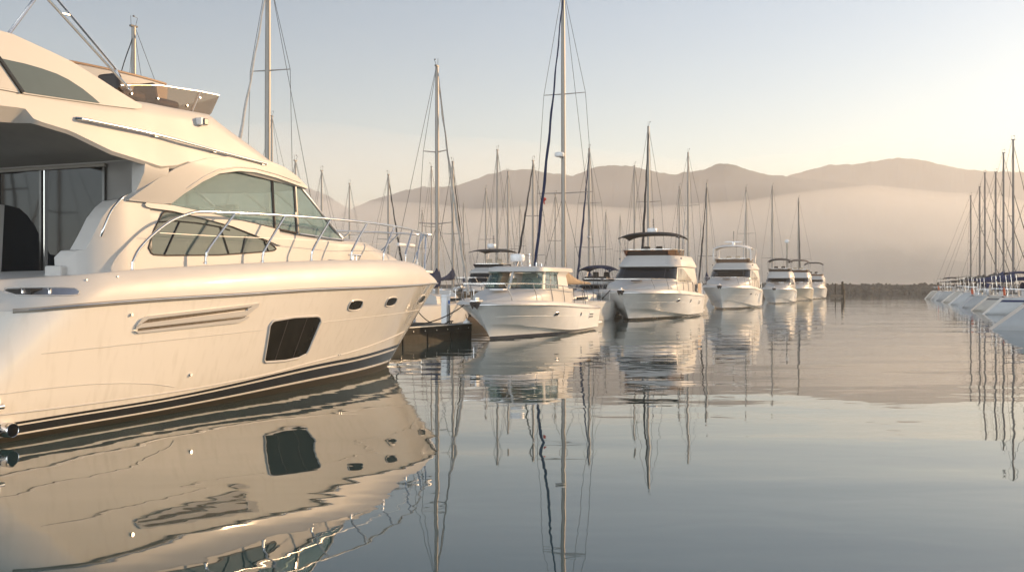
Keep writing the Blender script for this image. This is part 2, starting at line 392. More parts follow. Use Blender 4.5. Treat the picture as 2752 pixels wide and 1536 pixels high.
def quarter(X, z, Rq=1.2):
    """how far the stern quarter has turned inboard"""
    dx = max(0, min(-.2 + (z - .7) * 1.08 - X, Rq * .93)); return Rq - math.sqrt(Rq * Rq - dx * dx)
def hullst(s, t):
    X = X0(t) + s * (XST(t) - X0(t)); zr = ip(X, ZR)
    u = (X + 1.2) / (XST(t) + 1.2)
    e = .9 + .45 * max(0, u - .45) / .55
    wv = ip(-1.2 + u * 14.4, RW); r = ip(-1.2 + u * 16.9, RR)
    v = wv + (r - wv) * max(0, t) ** e
    return X, max(0, v - quarter(X, t * zr)), t * zr
def hull_v(X, z):
    t = z / ip(X, ZR); u = (X + 1.2) / (XST(t) + 1.2)
    if u >= 1: return 0.0
    e = .9 + .45 * max(0, u - .45) / .55
    wv = ip(-1.2 + u * 14.4, RW); r = ip(-1.2 + u * 16.9, RR)
    return wv + (r - wv) * max(0, t) ** e - quarter(X, z)
CB = [(1.4, 1.66), (4, 1.66), (6, 1.6), (7.5, 1.47), (8.7, 1.3)]
def house_v(X, z):
    v = ip(X, CB) - .07 * (z - 2.5)
    if X < 2.25: v -= .55 * (1 - math.sqrt(max(0, 1 - ((2.25 - X) / .86) ** 2)))
    return v
FV = [(-1.5, 1.88), (2.4, 1.84), (3.4, 1.74), (4.5, 1.66), (6.2, 1.55), (7.4, 1.40)]
def fly_v(X, z): return ip(X, FV) - .16 * (z - 4.2)
toe_v = lambda X: max(.02, ip(min(X, 15.69), RR) - (.14 + .16 * sm(9, 14, X)))

def plates(name, mats, parent, *a, smooth=40, bevel=0.0, bseg=2, **k):
    return [MB().panel(*a, sides=(sd_,), **k).obj(name, mats, parent, smooth, bevel, bseg) for sd_ in (1, -1)]
def main_yacht():
    a = R(23)
    T = thing('motor_yacht', 'large white flybridge motor yacht close by with chrome bow rail and arched side windows', 'yacht',
              (-8.501, 14.472, 0), R(67))
    BOTH = (1, -1)
    # ---- hull
    kz = lambda X: 1 + .62 * sm(2.5, 9, X) + .25 * sm(9, 13, X)
    lev = [-.9, -.5, 0, .088, .115, .235, .260, .30]     # heights at the stern quarter; white above
    mats_ = [ANTIF, ANTIF, ANTIF, 0, BLACK, 0, BLACK, 0]
    ts = [i / 16 for i in range(1, 17)]
    ns = 90; rows = []
    for i in range(ns + 1):
        s = i / ns; s = s ** 1.0
        col = []
        for l in lev:
            X = X0(max(0, l / 1.9)) + s * (XST(max(0, l / 1.9)) - X0(0))
            z = l * (kz(X) if l > 0 else 1)
            t = z / 2.0
            x, v, zz = hullst(s, max(t, 0))
            if l < 0: v *= {-.5: .8, -.9: 0.02}[l]; x -= s ** 6 * (.9 if l < -.6 else .35); zz = z
            col.append((x, v, zz))
        tb = col[-1][2] / ip(col[-1][0], ZR)
        for t in ts:
            col.append(hullst(s, tb + (1 - tb) * t))
        rows.append(col)
    aft = []                                         # rounded quarter turning in to the transom
    for k in range(6, 0, -1):
        q = k / 6 * math.pi / 2
        aft.append([(x - .34 * math.sin(q), max(.0, v - .34 * (1 - math.cos(q))), z) for x, v, z in rows[0]])
    rows = [[(x, 0, z) for x, v, z in aft[0]]] + aft + rows
    mi = [2, 2, 2, 0, 1, 0, 1] + [0] * 17
    for sd_ in BOTH:
        if sd_ == 1: hb = MB()
        hb.loft([[(x, -sd_ * v, z) for x, v, z in r] for r in rows], fm=lambda i, j: mi[j])
    hull = hb.obj('hull', [HULLM, BLACK, ANTIF], T, smooth=50)
    # ---- deck moulding: bulwark above the strake, rolled over to the side deck
    db = MB()
    for sd_ in BOTH:
        rr = []
        for i in range(91):
            X = -.3 + 16.0 * (i / 90) ** .9
            X = min(X, 15.69)
            r = ip(X, RR); zr = ip(X, ZR); zt = ip(X, ZT); ins = .14 + .16 * sm(9, 14, X); ins = min(ins, r * .8 + .004)
            h = zt - zr; p = [(r + .012, zr)]
            for k in range(1, 9):
                q = k / 8
                p.append((max(0, r + .012 - ins * q ** (2.6 - 1.0 * sm(9, 14, X))), zr + h * (1 - (1 - q) ** (1 + .8 * sm(9, 14, X)))))
            vi = p[-1][0]
            p += [(max(0, vi - .03), zt + .012), (max(0, vi - .07), zt + .01), (max(0, vi - .10), zt - .02), (0, zt + .0)]
            if i == 0:
                for k in range(5, 0, -1):
                    q = k / 5 * math.pi / 2
                    rr.append([(X - .3 * math.sin(q), -sd_ * max(0, v - (quarter(X, z) if v > .3 else 0) - .3 * (1 - math.cos(q))), z) for v, z in p])
                rr.insert(0, [(X - .3, 0, z) for v, z in p])
            rr.append([(X, -sd_ * max(0, v - (quarter(X, z) if v > .3 else 0)), z) for v, z in p])
        db.loft(rr)
    db.obj('deck', DECK, T, smooth=50)
    # ---- rubbing strake: rubber with a steel cap
    for sd_ in BOTH:
        pts = [(X, -sd_ * (ip(min(X, 15.7), RR) + .014 - quarter(X, ip(X, ZR))), ip(X, ZR) + .0) for X in [.12 + i * .14 for i in range(115)] if X < 15.66]
        st = MB().tube(pts, [.034] + [.034 - .008 * sm(8, 15, p[0]) for p in pts[1:]], 10).obj('rubbing_strake', STRAKE, T)
        cap = [(x, y - sd_ * .026, z + .006) for x, y, z in pts]
        MB().tube(cap, [.013] * len(cap), 8).obj('steel_strip', CHROME, st)
    # fine ridge lines pressed into the topsides
    for nm, L in (('hull_crease', [(.37, 1.22), (1.85, 1.26), (3.4, 1.3), (5.45, 1.35)]), ('hull_crease', [(7.46, 1.41), (9.3, 1.45), (12, 1.49), (14.6, 1.52)]),
                  ('hull_crease', [(-.3, .70), (.35, .71), (1.2, .70), (1.78, .67), (2.58, .59), (3.28, .47)]),
                  ('spray_rail', [(-.6, .42), (1.37, .39), (3.46, .385), (5.75, .44), (7.63, .56), (9.52, .67), (11.65, .84), (13.3, .96)])):
        for sd_ in BOTH:
            pp = [(X, z) for X, z in [(L[0][0] + (L[-1][0] - L[0][0]) * i / 40, ip(L[0][0] + (L[-1][0] - L[0][0]) * i / 40, L)) for i in range(41)]]
            sp = nm == 'spray_rail'
            MB().tube([(X, -sd_ * (hull_v(X, z) + (.004 if sp else .002)), z) for X, z in pp], [.004] + [(.014 if sp else .008)] * 39 + [.004], 6).obj(nm, GEL, T)
    # ---- hull openings
    hw_up = [(5.56, 1.44), (5.62, 1.50), (5.72, 1.525), (6.35, 1.565), (7.12, 1.575), (7.26, 1.50)]
    hw_lo = [(5.56, 1.44), (5.72, .78), (5.80, .70), (6.81, .67), (7.18, .73), (7.25, .80), (7.26, 1.50)]
    # window leans with the topsides: aft edge nearly upright
    hw_up = [(5.58, 1.42), (5.60, 1.47), (5.68, 1.515), (6.35, 1.56), (7.20, 1.555), (7.32, 1.52), (7.40, 1.44)]
    hw_lo = [(5.58, 1.42), (5.72, .74), (5.80, .705), (6.5, .68), (7.0, .70), (7.30, .77), (7.40, 1.44)]
    hwl = plates('hull_window', PORTG, T, hw_up, hw_lo, hull_v, .006, .05, 30, 6)
    for sd_ in BOTH:
        MB().tube(rim(hw_up, hw_lo, hull_v, .004, sd_, n=40), .026, 8, closed=True).obj('window_frame', GEL, hwl[0 if sd_ == 1 else 1])
        for x in (6.12, 6.78):
            MB().tube([(x - .02, -sd_ * (hull_v(x, .72) + .010), .72), (x + .04, -sd_ * (hull_v(x, 1.5) + .010), 1.53)], .012, 6).obj('mullion_or_reflection', LEATHER, hwl[0 if sd_ == 1 else 1])
    def rrect(cx, cz, hw_, hh, r=.5):
        up, lo = [], []
        for k in range(13):
            q = -math.pi / 2 + math.pi * k / 12; c = math.cos(q)
            e = abs(c) ** r
            up.append((cx + hw_ * math.sin(q), cz + hh * e)); lo.append((cx + hw_ * math.sin(q), cz - hh * e))
        return up, lo
    for cx, cz, a_, b_ in ((8.70, 1.745, .32, .115), (10.62, 1.79, .34, .11), (13.75, 1.80, .42, .115)):
        for sd_ in BOTH:
            up, lo = rrect(cx, cz, a_, b_)
            pl = MB().panel(up, lo, hull_v, .004, .04, 14, 3, sides=(sd_,)).obj('porthole', PORTG, T)
            MB().tube(rim(up, lo, hull_v, .006, sd_, n=24), .018, 8, closed=True).obj('porthole_rim', GEL, pl)
    # air intake fairing: three ribs with two slots between them
    st_ = lambda x, a, b: a + (b - a) * (x - 2.1) / 2.9
    V1 = [(x, st_(x, 1.655, 1.80)) for x in (2.30, 3, 4, 4.90)]
    V2 = [(x, st_(x, 1.585, 1.735)) for x in (2.16, 3, 4, 4.75)]
    V3 = [(x, st_(x, 1.515, 1.625)) for x in (2.16, 3, 4, 4.75)]
    V4 = [(x, st_(x, 1.465, 1.575)) for x in (2.10, 3, 4, 4.60)]
    out_up = [(2.05, 1.47), (2.06, 1.54), (2.15, 1.66), (2.29, 1.70), (5.07, 1.855)]
    out_lo = [(2.05, 1.47), (2.13, 1.43), (4.6, 1.51), (4.80, 1.57), (5.0, 1.72), (5.07, 1.855)]
    for sd_ in BOTH:
        mb = MB()
        mb.panel(out_up, [(2.06, 1.54), (2.30, 1.655), (4.9, 1.80), (5.07, 1.855)], hull_v, .035, .06, 26, 2, sides=(sd_,))
        mb.panel([(2.06, 1.53), (2.16, 1.58), (4.75, 1.73), (5.05, 1.80)], [(2.06, 1.50), (2.16, 1.515), (4.75, 1.635), (5.05, 1.79)], hull_v, .035, .06, 26, 2, sides=(sd_,))
        mb.panel([(2.05, 1.475), (2.12, 1.468), (4.6, 1.578), (4.85, 1.62)], out_lo, hull_v, .035, .06, 26, 2, sides=(sd_,))
        mb.panel([(4.76, 1.765), (5.06, 1.85)], [(4.76, 1.62), (5.06, 1.80)], hull_v, .030, .05, 5, 2, sides=(sd_,))
        vt = mb.obj('air_intake', GEL, T, bevel=.014)
        MB().panel([(2.2, 1.64), (4.78, 1.785)], [(2.2, 1.585), (4.78, 1.745)], hull_v, .003, .02, 20, 1, sides=(sd_,)).obj('intake_slot', TIMBER, vt)  # brown strips paint the recess shading inside the slots
        MB().panel([(2.14, 1.51), (4.76, 1.615)], [(2.14, 1.47), (4.76, 1.585)], hull_v, .003, .02, 20, 1, sides=(sd_,)).obj('intake_slot', TIMBER, vt)
    for X, z, r in ((1.94, 1.73, .026), (3.61, .65, .030), (8.8, .64, .014), (8.9, .64, .014)):
        MB().lathe([(.0, -.03), (r, -.03), (r, .014), (r * .6, .02), (0, .02)], (X, -hull_v(X, z), z), 12, axis='y').obj('skin_fitting', STEEL, T)
    for z, X in ((.19, .0),):
        ex = MB()
        o, i_ = .105, .09; v = -(hull_v(X, z) - .0)
        ex.lathe([(o, .12), (o, -.16), (o - .01, -.175), (i_, -.17), (i_, .1)], (X - .05, v, z), 20, axis='y')
        e = ex.obj('exhaust_outlet', CHROME, T)
        MB().lathe([(0, .0), (i_ + .002, .0), (i_ + .002, -.02), (0, -.02)], (X - .05, v, z), 18, axis='y').obj('exhaust_bore', RUBBER, e)
    # ---- stern platform and its steel fender
    pb = MB()
    pb.box((-1.05, 0, .56), (1.72, 3.5, .20)); pl = pb.obj('swim_platform', GEL2, T, bevel=.05, bseg=3)
    MB().tube([(-1.9, -1.79, .54), (-.22, -1.79, .54), (-.205, -1.74, .54)], .04, 10).obj('fender_bar', CHROME, pl)
    # cleat pocket in the quarter
    bw_v = lambda X, z: ip(X, RR) + .012 - quarter(X, z) - .14 * max(0, min(1, (z - ip(X, ZR)) / (ip(X, ZT) - ip(X, ZR)))) ** 2.6
    cu, cl = rrect(.60, 2.10, .36, .060, .25)
    cp = MB().panel(cu, cl, bw_v, .004, .03, 14, 2).obj('fairlead_pocket', STEEL, T)
    MB().tube(rim(cu, cl, bw_v, .004), .010, 6, closed=True).obj('pocket_rim', GEL, cp)
    for x in (.36, .60):
        MB().lathe([(.03, -.05), (.022, -.03), (.022, .03), (.03, .05)], (x, -(bw_v(x, 2.1) + .012), 2.095), 12).obj('fairlead_roller', CHROME, cp)
    MB().box((.48, -(bw_v(.48, 2.1) + .003), 2.095), (.16, .012, .09), rz=R(-20)).obj('fairlead_gap', RUBBER, cp)
    for X, z in ((1.15, 2.262), (1.7, 2.315)):
        MB().lathe([(.018, .02), (.018, -.012), (.0, -.014)], (X, -bw_v(X, z), z), 10, axis='y').obj('snap_stud', STEEL, T)
    # ---- cabin sides and foredeck trunk in one moulding
    ZL = [(2.3, 3.55), (3.23, 3.53), (4.0, 3.47), (4.86, 3.40), (6.22, 3.31), (7.18, 3.25), (9.0, 3.20), (10, 3.235), (11, 3.20), (12, 3.06), (13, 2.87), (13.8, 2.66)]
    HW = [(8.0, 1.40), (8.7, 1.32), (10, 1.24), (11.5, 1.0), (12.6, .70), (13.3, .40), (13.8, .03)]
    cb = MB(); rows = []
    for i in range(72):
        X = 2.4 + 11.4 * i / 71
        zb = ip(X, ZT) - .06; zt = ip(X, ZL); n = 16 - 13.6 * sm(7.6, 11.5, X)
        hw_ = house_v(X, zb) if X < 8 else (ip(X, HW) if X > 8.7 else house_v(X, zb) * (8.7 - X) / .7 + ip(X, HW) * (X - 8) / .7)
        r = []
        for k in range(17):
            q = math.pi / 2 * k / 16
            cv = max(0, math.cos(q)) ** (2 / n); sv = math.sin(q) ** (2 / n)
            z = zb + (zt - zb) * sv
            r.append((X, hw_ * cv - (.07 * (z - zb) * cv if X < 9 else .0), z))
        crown = .06 * sm(8.5, 10, X)
        r = [(x, v, z + crown * (1 - (v / max(hw_, .01)) ** 2)) for x, v, z in r]
        rows.append([(x, -v, z) for x, v, z in r] + [(x, v, z) for x, v, z in r[::-1][1:]])
    cb.loft(rows)
    o = len(cb.v); cb.f.append(tuple(range(0, len(rows[0])))); cb.m.append(0)
    cabin = cb.obj('cabin', GEL, T, smooth=35)
    # quarter wings beside the saloon door
    cu = [(1.42, 2.62), (1.47, 2.72), (1.56, 2.74), (1.65, 2.94), (1.79, 3.24), (1.93, 3.42), (2.07, 3.53), (2.31, 3.57), (2.75, 3.555)]
    plates('quarter_wing', GEL, T, cu, [(1.42, 2.2), (2.75, 2.3)], house_v, .004, .32, 26, 8, bevel=.03, bseg=3)
    # lower saloon window
    lw_up = [(2.66, 2.80), (2.80, 3.08), (3.02, 3.38), (3.09, 3.42), (3.4, 3.425), (3.83, 3.40), (4.17, 3.36), (4.79, 3.26), (5.51, 3.12), (6.02, 2.99), (6.14, 2.94), (6.20, 2.90)]
    lw_lo = [(2.66, 2.80), (2.70, 2.72), (2.78, 2.69), (3.06, 2.685), (4.43, 2.73), (5.67, 2.82), (6.12, 2.86), (6.20, 2.90)]
    lw = plates('saloon_window', NGLASS, T, lw_up, lw_lo, house_v, .004, .03, 40, 6)
    for sd_ in BOTH:
        MB().tube(rim(lw_up, lw_lo, house_v, .008, sd_, n=60), .014, 6, closed=True).obj('window_seal', LEATHER, lw[0 if sd_ == 1 else 1])
        for (x1, z1), (x2, z2) in (((3.02, 2.70), (3.42, 3.27)), ((4.68, 2.76), (4.47, 3.25)), ((5.08, 2.79), (5.20, 3.10)), ((5.93, 2.84), (5.80, 3.02))):  # dark bars stand in for reflections and bars seen inside the pane
            MB().tube([(x1, -sd_ * (house_v(x1, z1) + .006), z1), (x2, -sd_ * (house_v(x2, z2) + .006), z2)], .020, 5).obj('mullion_or_reflection', BLACK, lw[0 if sd_ == 1 else 1])
        MB().tube([(x, -sd_ * (house_v(x, z) + .006), z) for x, z in [(2.95, 3.235), (3.3, 3.275), (3.9, 3.27), (4.4, 3.24), (4.75, 3.19)]], .014, 5).obj('mullion_or_reflection', BLACK, lw[0 if sd_ == 1 else 1])
    # bulkhead block under the flybridge, inset behind the arch
    bk = MB(); r0 = []
    for X in (2.4, 2.7, 3.0):
        pts = [(house_v(X, z) - .03 + sm(3.5, 4.15, z) * (fly_v(X, z) - house_v(X, z) + .005), z) for z in (3.45, 3.65, 3.85, 4.0, 4.15, 4.3)]
        r0.append([(X, -v, z) for v, z in pts] + [(X, v, z) for v, z in pts[::-1]])
    bk.loft(r0, ring=True, caps=True); bk.obj('aft_bulkhead', GEL, T)
    # arch moulding and the swoosh
    arch_up = [(2.24, 3.56), (2.4, 3.68), (2.71, 3.90), (3.17, 4.15), (3.49, 4.27), (4.04, 4.42), (4.61, 4.52), (5.25, 4.61), (6.02, 4.61), (6.57, 4.55), (7.09, 4.42), (7.46, 4.24)]
    arch_lo = [(2.24, 3.54), (3.0, 3.54), (3.20, 3.56), (3.47, 3.75), (3.92, 4.0), (4.36, 4.18), (4.96, 4.295), (5.5, 4.325), (6.2, 4.295), (7.06, 4.225), (7.46, 4.20)]
    arch_v = lambda X, z: house_v(X, z) + max(0, min(1, (z - 3.55) / .75)) * max(0, fly_v(X, z) - house_v(X, z) - .02)
    arch = plates('arch_moulding', GEL, T, arch_up, arch_lo, arch_v, .055, .16, 60, 8, bevel=.03, bseg=3)
    for sd_ in BOTH:
        MB().tube([(x, -sd_ * (arch_v(x, z) + .06), z) for x, z in [(x_, lin(x_, arch_lo) + .075) for x_ in [3.5 + .1 * k for k in range(38)]]], [.006] + [.014] * 36 + [.006], 6).obj('arch_bead', GEL, arch[0 if sd_ == 1 else 1])
    sw_up = [(2.60, 3.50), (2.63, 3.535), (2.72, 3.55), (3.23, 3.535), (4.01, 3.48), (4.86, 3.40), (5.39, 3.36), (6.3, 3.28)]
    sw_lo = [(2.60, 3.50), (2.63, 3.47), (2.72, 3.455), (3.24, 3.44), (3.97, 3.365), (4.8, 3.265), (5.5, 3.13), (6.3, 2.96)]
    plates('side_moulding', GEL, T, sw_up, sw_lo, house_v, .045, .08, 40, 4, bevel=.022, bseg=3)
    # upper side windows: three panes, real glass with the saloon behind
    uw_up = [(3.20, 3.53), (3.47, 3.745), (3.92, 3.99), (4.36, 4.17), (4.96, 4.29), (5.5, 4.32), (6.2, 4.29), (7.06, 4.22), (7.36, 4.21)]
    uw_lo = [(3.20, 3.53), (4.01, 3.475), (4.86, 3.40), (5.39, 3.37), (6.22, 3.305), (7.18, 3.24), (9.12, 3.2)]
    def cut(T_, x0, x1): return [(x0, lin(x0, T_))] + [p for p in T_ if x0 < p[0] < x1] + [(x1, lin(x1, T_))]
    up2 = uw_up[:-1] + [(7.30, 4.22), (9.14, 3.215)]
    for nm, x0, x1 in (('side_window', 3.2, 6.19), ('sliding_window', 6.23, 7.03), ('quarter_window', 7.11, 9.12)):
        pw = plates(nm, TINT, T, cut(up2, x0, x1), cut(uw_lo, x0, x1), house_v, -.012, .008, 30, 4)
        for sd_ in BOTH:
            MB().tube(rim(cut(up2, x0, x1), cut(uw_lo, x0, x1), house_v, -.005, sd_, n=40), .018, 6, closed=True).obj('window_seal', LEATHER if nm != 'quarter_window' else STEEL, pw[0 if sd_ == 1 else 1])
    for sd_ in BOTH:
        MB().tube([(7.07, -sd_ * (house_v(7.07, 3.25) - .01), 3.22), (7.06, -sd_ * (house_v(7.06, 4.2) - .01), 4.24)], .04, 6).obj('window_pillar', BLACK, T)
        MB().tube([(7.32, -sd_ * (house_v(7.32, 4.2) - .02), 4.23), (8.2, -sd_ * (house_v(8.2, 3.7) - .02), 3.735), (9.16, -sd_ * (house_v(8.9, 3.2) - .04), 3.19)], .034, 8).obj('windscreen_pillar', STEEL, T)
        MB().box((7.0, -sd_ * (house_v(7.0, 3.6) + .01), 3.62), (.03, .03, .11)).obj('window_latch', CHROME, T)
    ws = MB(); rows = []
    for k in range(9):
        q = k / 8; r = []
        for j in range(17):
            c = -1 + 2 * j / 16; e = 1 - c * c
            xt, xb = 7.30 + .40 * e, 9.16 + .85 * e
            vt, vb = (house_v(7.3, 4.22) - .02) * c, (house_v(8.9, 3.2) - .04) * c
            r.append((xt + (xb - xt) * q, -(vt + (vb - vt) * q), 4.24 + (3.20 - 4.24) * q + .03 * e * q))
        rows.append(r)
    ws.loft(rows); wso = ws.obj('windscreen', TINT, T)
    for c in (-.33, .33):
        e = 1 - c * c
        MB().tube([(7.30 + .4 * e, -c * 1.18, 4.24), (9.16 + .85 * e, -c * 1.13, 3.235)], .03, 6).obj('windscreen_mullion', BLACK, wso)
    # what shows through the glass
    it = MB(); it.box((7.7, 0, 3.33), (1.5, 2.0, .26)); it.obj('dashboard', LEATHER, T, bevel=.08)
    for y in (-.6, .35):
        sb = MB(); sb.box((5.9, y, 3.5), (.16, .62, .55), top=(1, .8)); sb.box((6.15, y, 3.33), (.5, .6, .14)); sb.obj('helm_seat', CREAM, T, bevel=.05)
    MB().box((4.1, .75, 3.6), (1.6, .5, .35)).obj('saloon_locker', INTER, T, bevel=.03)
    # ---- saloon door
    dz0, dz1 = 2.25, 4.12
    dr = MB().box((2.385, .21, (dz0 + dz1) / 2), (.03, 2.42, dz1 - dz0)).obj('saloon_door', DGLASS, T)
    for y in (-1.0, .31, .40, 1.42):
        MB().box((2.36, y, (dz0 + dz1) / 2), (.045, .024 if y == .31 else .05, dz1 - dz0)).obj('door_stile', CHROME if y == .31 else BLACK, dr)
    MB().box((2.355, .21, dz1 + .03), (.07, 2.5, .06)).obj('door_header', STRAKE, dr, bevel=.015)
    MB().box((2.41, -1.27, 3.2), (.02, .55, 2.0)).obj('door_surround', GEL, T)
    MB().box((2.41, 1.5, 3.2), (.02, .2, 2.0)).obj('door_surround', GEL, T)
    MB().box((1.55, -1.02, 2.36), (.5, .34, .26)).obj('cockpit_locker', GEL, T, bevel=.03)
    # grab rail on the wing
    gp = dense([(1.73, -house_v(1.73, 2.95) - .05, 2.95), (1.74, -house_v(1.74, 3.05) - .10, 3.06), (1.86, -house_v(1.86, 3.3) - .10, 3.34), (2.05, -house_v(2.05, 3.5) - .09, 3.55), (2.22, -house_v(2.2, 3.58) - .03, 3.62)], 6)
    MB().tube(gp, .02, 10).obj('grab_rail', CHROME, T)
    # ---- flybridge
    FL = [(-1.3, 4.42), (-.32, 4.42), (.25, 4.47), (.91, 4.40), (1.68, 4.20), (2.74, 4.08), (3.2, 4.15), (3.5, 4.25), (5, 4.29), (7.0, 4.21), (7.46, 4.19)]
    FU = [(-1.3, 4.9), (.2, 4.95), (1.5, 5.0), (2.46, 5.16), (4.37, 5.26), (4.74, 5.13), (5.61, 4.84), (6.21, 4.62), (7.04, 4.27), (7.46, 4.215)]
    fb = MB(); rows = []
    Xs = [-1.3 + 8.76 * i / 73 for i in range(74)]
    for X in Xs:
        lo, up = lin(X, FL), lin(X, FU)
        ch = .30 - .25 * sm(.0, .3, X); ch = min(ch, (up - lo) * .4)
        rad = min(.06 + .04 * sm(4, 5, X), (up - lo) * .45)
        half = [(0, lo + .10 * (X < 3)), (fly_v(X, lo) - max(ch, .25), lo + .10 * (X < 3)), (fly_v(X, lo) - ch, lo), (fly_v(X, lo + ch) , lo + ch)]
        for k in range(1, 7):
            z = lo + ch + (up - rad - lo - ch) * k / 6; half.append((fly_v(X, z), z))
        for k in range(1, 5):
            q = k / 4 * math.pi / 2; half.append((fly_v(X, up) - rad * (1 - math.cos(q)), up - rad * (1 - math.sin(q))))
        half.append((fly_v(X, up) * .5, up + .012)); half.append((0, up + .015))
        W_ = fly_v(X, lo)
        sh = lambda v: .40 * sm(4.2, 7.4, X) * (1 - (v / W_) ** 2)
        rows.append([(X + sh(v), -v, z) for v, z in half] + [(X + sh(v), v, z) for v, z in half[::-1][1:-1]])
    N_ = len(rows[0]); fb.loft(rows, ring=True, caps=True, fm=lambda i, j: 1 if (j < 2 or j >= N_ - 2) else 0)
    fly = fb.obj('flybridge', [GEL, UNDERSHADE], T, smooth=38)
    pu = [(-1.3, 5.72), (-.15, 5.69), (.05, 5.69), (.29, 5.65), (.71, 5.58), (1.08, 5.51), (1.34, 5.43), (1.62, 5.345), (1.9, 5.25), (2.23, 5.15), (2.44, 5.10)]
    plw = [(-1.3, 4.83), (.18, 4.86), (1.52, 4.94), (2.3, 5.0), (2.42, 5.03), (2.44, 5.06)]
    plates('flybridge_wing', GEL, T, pu, plw, fly_v, .022, .24, 44, 8, bevel=.03, bseg=3)
    tu = [(-.22, 5.29), (.2, 5.30), (.48, 5.29), (.75, 5.265), (.96, 5.22), (1.21, 5.13), (1.4, 5.035), (1.52, 4.965)]
    tl = [(-.22, 5.285), (.13, 4.885), (.18, 4.88), (.9, 4.92), (1.52, 4.96)]
    tw = plates('wing_window', NGLASS, T, tu, tl, fly_v, .028, .03, 26, 4)
    lu, ll = [(-1.2, 5.27), (-.26, 5.28), (.06, 4.885)], [(-1.2, 4.87), (.06, 4.88)]
    plates('wing_opening', INTER, T, lu, ll, fly_v, .026, .02, 12, 2)
    for sd_ in BOTH:
        MB().tube([(-.24, -sd_ * (fly_v(0, 5.29) + .03), 5.30), (.10, -sd_ * (fly_v(0, 4.88) + .03), 4.87)], .035, 6).obj('window_bar', BLACK, tw[0 if sd_ == 1 else 1])
    # smoked wind deflector round the helm
    SL = [(1.95, 5.20), (2.46, 5.16), (4.37, 5.24), (4.46, 5.30), (4.76, 5.66)]
    SU = [(1.95, 5.22), (2.1, 5.35), (3.05, 5.53), (4.21, 5.64), (4.76, 5.67)]
    sfv = lambda X, z: fly_v(X, z) - .05
    wd = MB()
    for sd_ in BOTH: wd.panel([(1.95, 5.24), (2.15, 5.40), (3.05, 5.54), (4.21, 5.64), (4.76, 5.67)], SL, sfv, 0, .012, 30, 4, sides=(sd_,))
    rows = []
    for k in range(5):
        q = k / 4; z = 5.24 + .43 * q; X = 4.37 + .40 * q
        rows.append([(X + .45 * (1 - c * c), -c * sfv(X, z), z) for c in [-1 + j / 8 for j in range(17)]])
    wd.loft(rows)
    wdo = wd.obj('wind_deflector', SMOKE, T)
    for sd_ in BOTH:
        MB().tube([(x, -sd_ * sfv(x, z), z + .008) for x, z in SU[1:]], .012, 6).obj('deflector_trim', STEEL, wdo)
        MB().tube([(3.90, -sd_ * (sfv(3.9, 5.25) - .02), 5.24), (4.20, -sd_ * (sfv(4.2, 5.63) - .02), 5.63)], .028, 4).obj('deflector_strut', GEL, wdo)
        for x, z in ((2.3, 5.25), (2.95, 5.29), (3.75, 5.31), (4.15, 5.52)):
            MB().lathe([(.018, .012), (.018, -.02), (0, -.022)], (x, -sd_ * sfv(x, z), z), 8, axis='y').obj('deflector_stud', STEEL, wdo)
    hc = MB(); hc.box((3.3, .75, 5.42), (1.5, 1.2, .55), top=(.75, .9)); hc.obj('helm_console', GEL, T, bevel=.08, bseg=3)
    for x, y in ((3.55, -1.0), (2.7, -1.05)):
        sb = MB(); sb.box((x, y, 5.33), (.55, .55, .16)); sb.box((x - .28, y, 5.48), (.14, .55, .34), top=(.8, .8)); sb.obj('flybridge_seat', LEATHER, T, bevel=.06)
    rows = []
    for k in range(9):
        x = 2.05 + 2.2 * k / 8; b_ = .10 * math.sin(k / 8 * math.pi)
        rows.append([(x, -.55 - b_, 5.15), (x, -.62 - b_, 5.77 + .04 * k / 8), (x, -.57 - b_, 5.80 + .04 * k / 8), (x, -.50 - b_, 5.79 + .04 * k / 8), (x, -.42 - b_, 5.15)])
    sbk = MB().loft(rows, ring=True, caps=True).obj('settee_back', GEL, T)
    MB().tube([(r[2][0], r[2][1], r[2][2] + .015) for r in rows], .022, 6).obj('settee_rail', TEAK, sbk)
    # bimini tubes
    fvp = lambda X, z, o=.0: (X, -(fly_v(X, z) + o), z)
    MB().tube([fvp(.05, 5.66, -.1), fvp(.6, 6.32, -.1), fvp(1.25, 7.1, -.15)], .026, 8).obj('canopy_pole', CHROME, T)
    MB().tube(dense([fvp(2.16, 5.31, .05), fvp(2.10, 5.37, .03), fvp(.79, 6.37, .0), fvp(-.6, 7.42, -.05)], 4), .022, 8).obj('canopy_pole', CHROME, T)
    MB().tube(dense([fvp(1.99, 5.47, .03), fvp(1.95, 5.56, .02), fvp(1.88, 5.64, .02), fvp(.96, 6.42, .0), fvp(-.4, 7.55, -.05)], 4), .020, 8).obj('canopy_pole', CHROME, T)
    MB().tube([fvp(1.02, 6.23, .0), fvp(1.18, 6.24, .0)], .016, 6).obj('pole_clamp', CHROME, T)
    # handrail and lamp on the flybridge side
    hr = [(1.02, 4.655), (1.08, 4.65), (2.65, 4.635), (4.25, 4.585), (5.85, 4.53), (5.93, 4.525)]
    hp = [Vector((x, -(fly_v(x, z) + (.075 if 0 < i < 5 else .01)), z)) for i, (x, z) in enumerate(hr)]
    hr_o = MB().tube(dense(hp[1:5], 8), .024, 10).tube([hp[0], hp[1]], .024, 8).tube([hp[4], hp[5]], .024, 8).obj('side_handrail', CHROME, T)
    for x, z in ((2.65, 4.625), (4.25, 4.575), (5.75, 4.52)):
        MB().box((x, -(fly_v(x, z) + .035), z - .012), (.07, .07, .02)).obj('rail_bracket', STEEL, hr_o)
    nl = MB().box((3.98, -(fly_v(4, 5.06) + .05), 5.06), (.15, .12, .13)).obj('navigation_light', PLAST, T, bevel=.012)
    MB().box((4.02, -(fly_v(4, 5.06) + .10), 5.06), (.11, .07, .11)).obj('lamp_lens', BLACK, nl, bevel=.01)
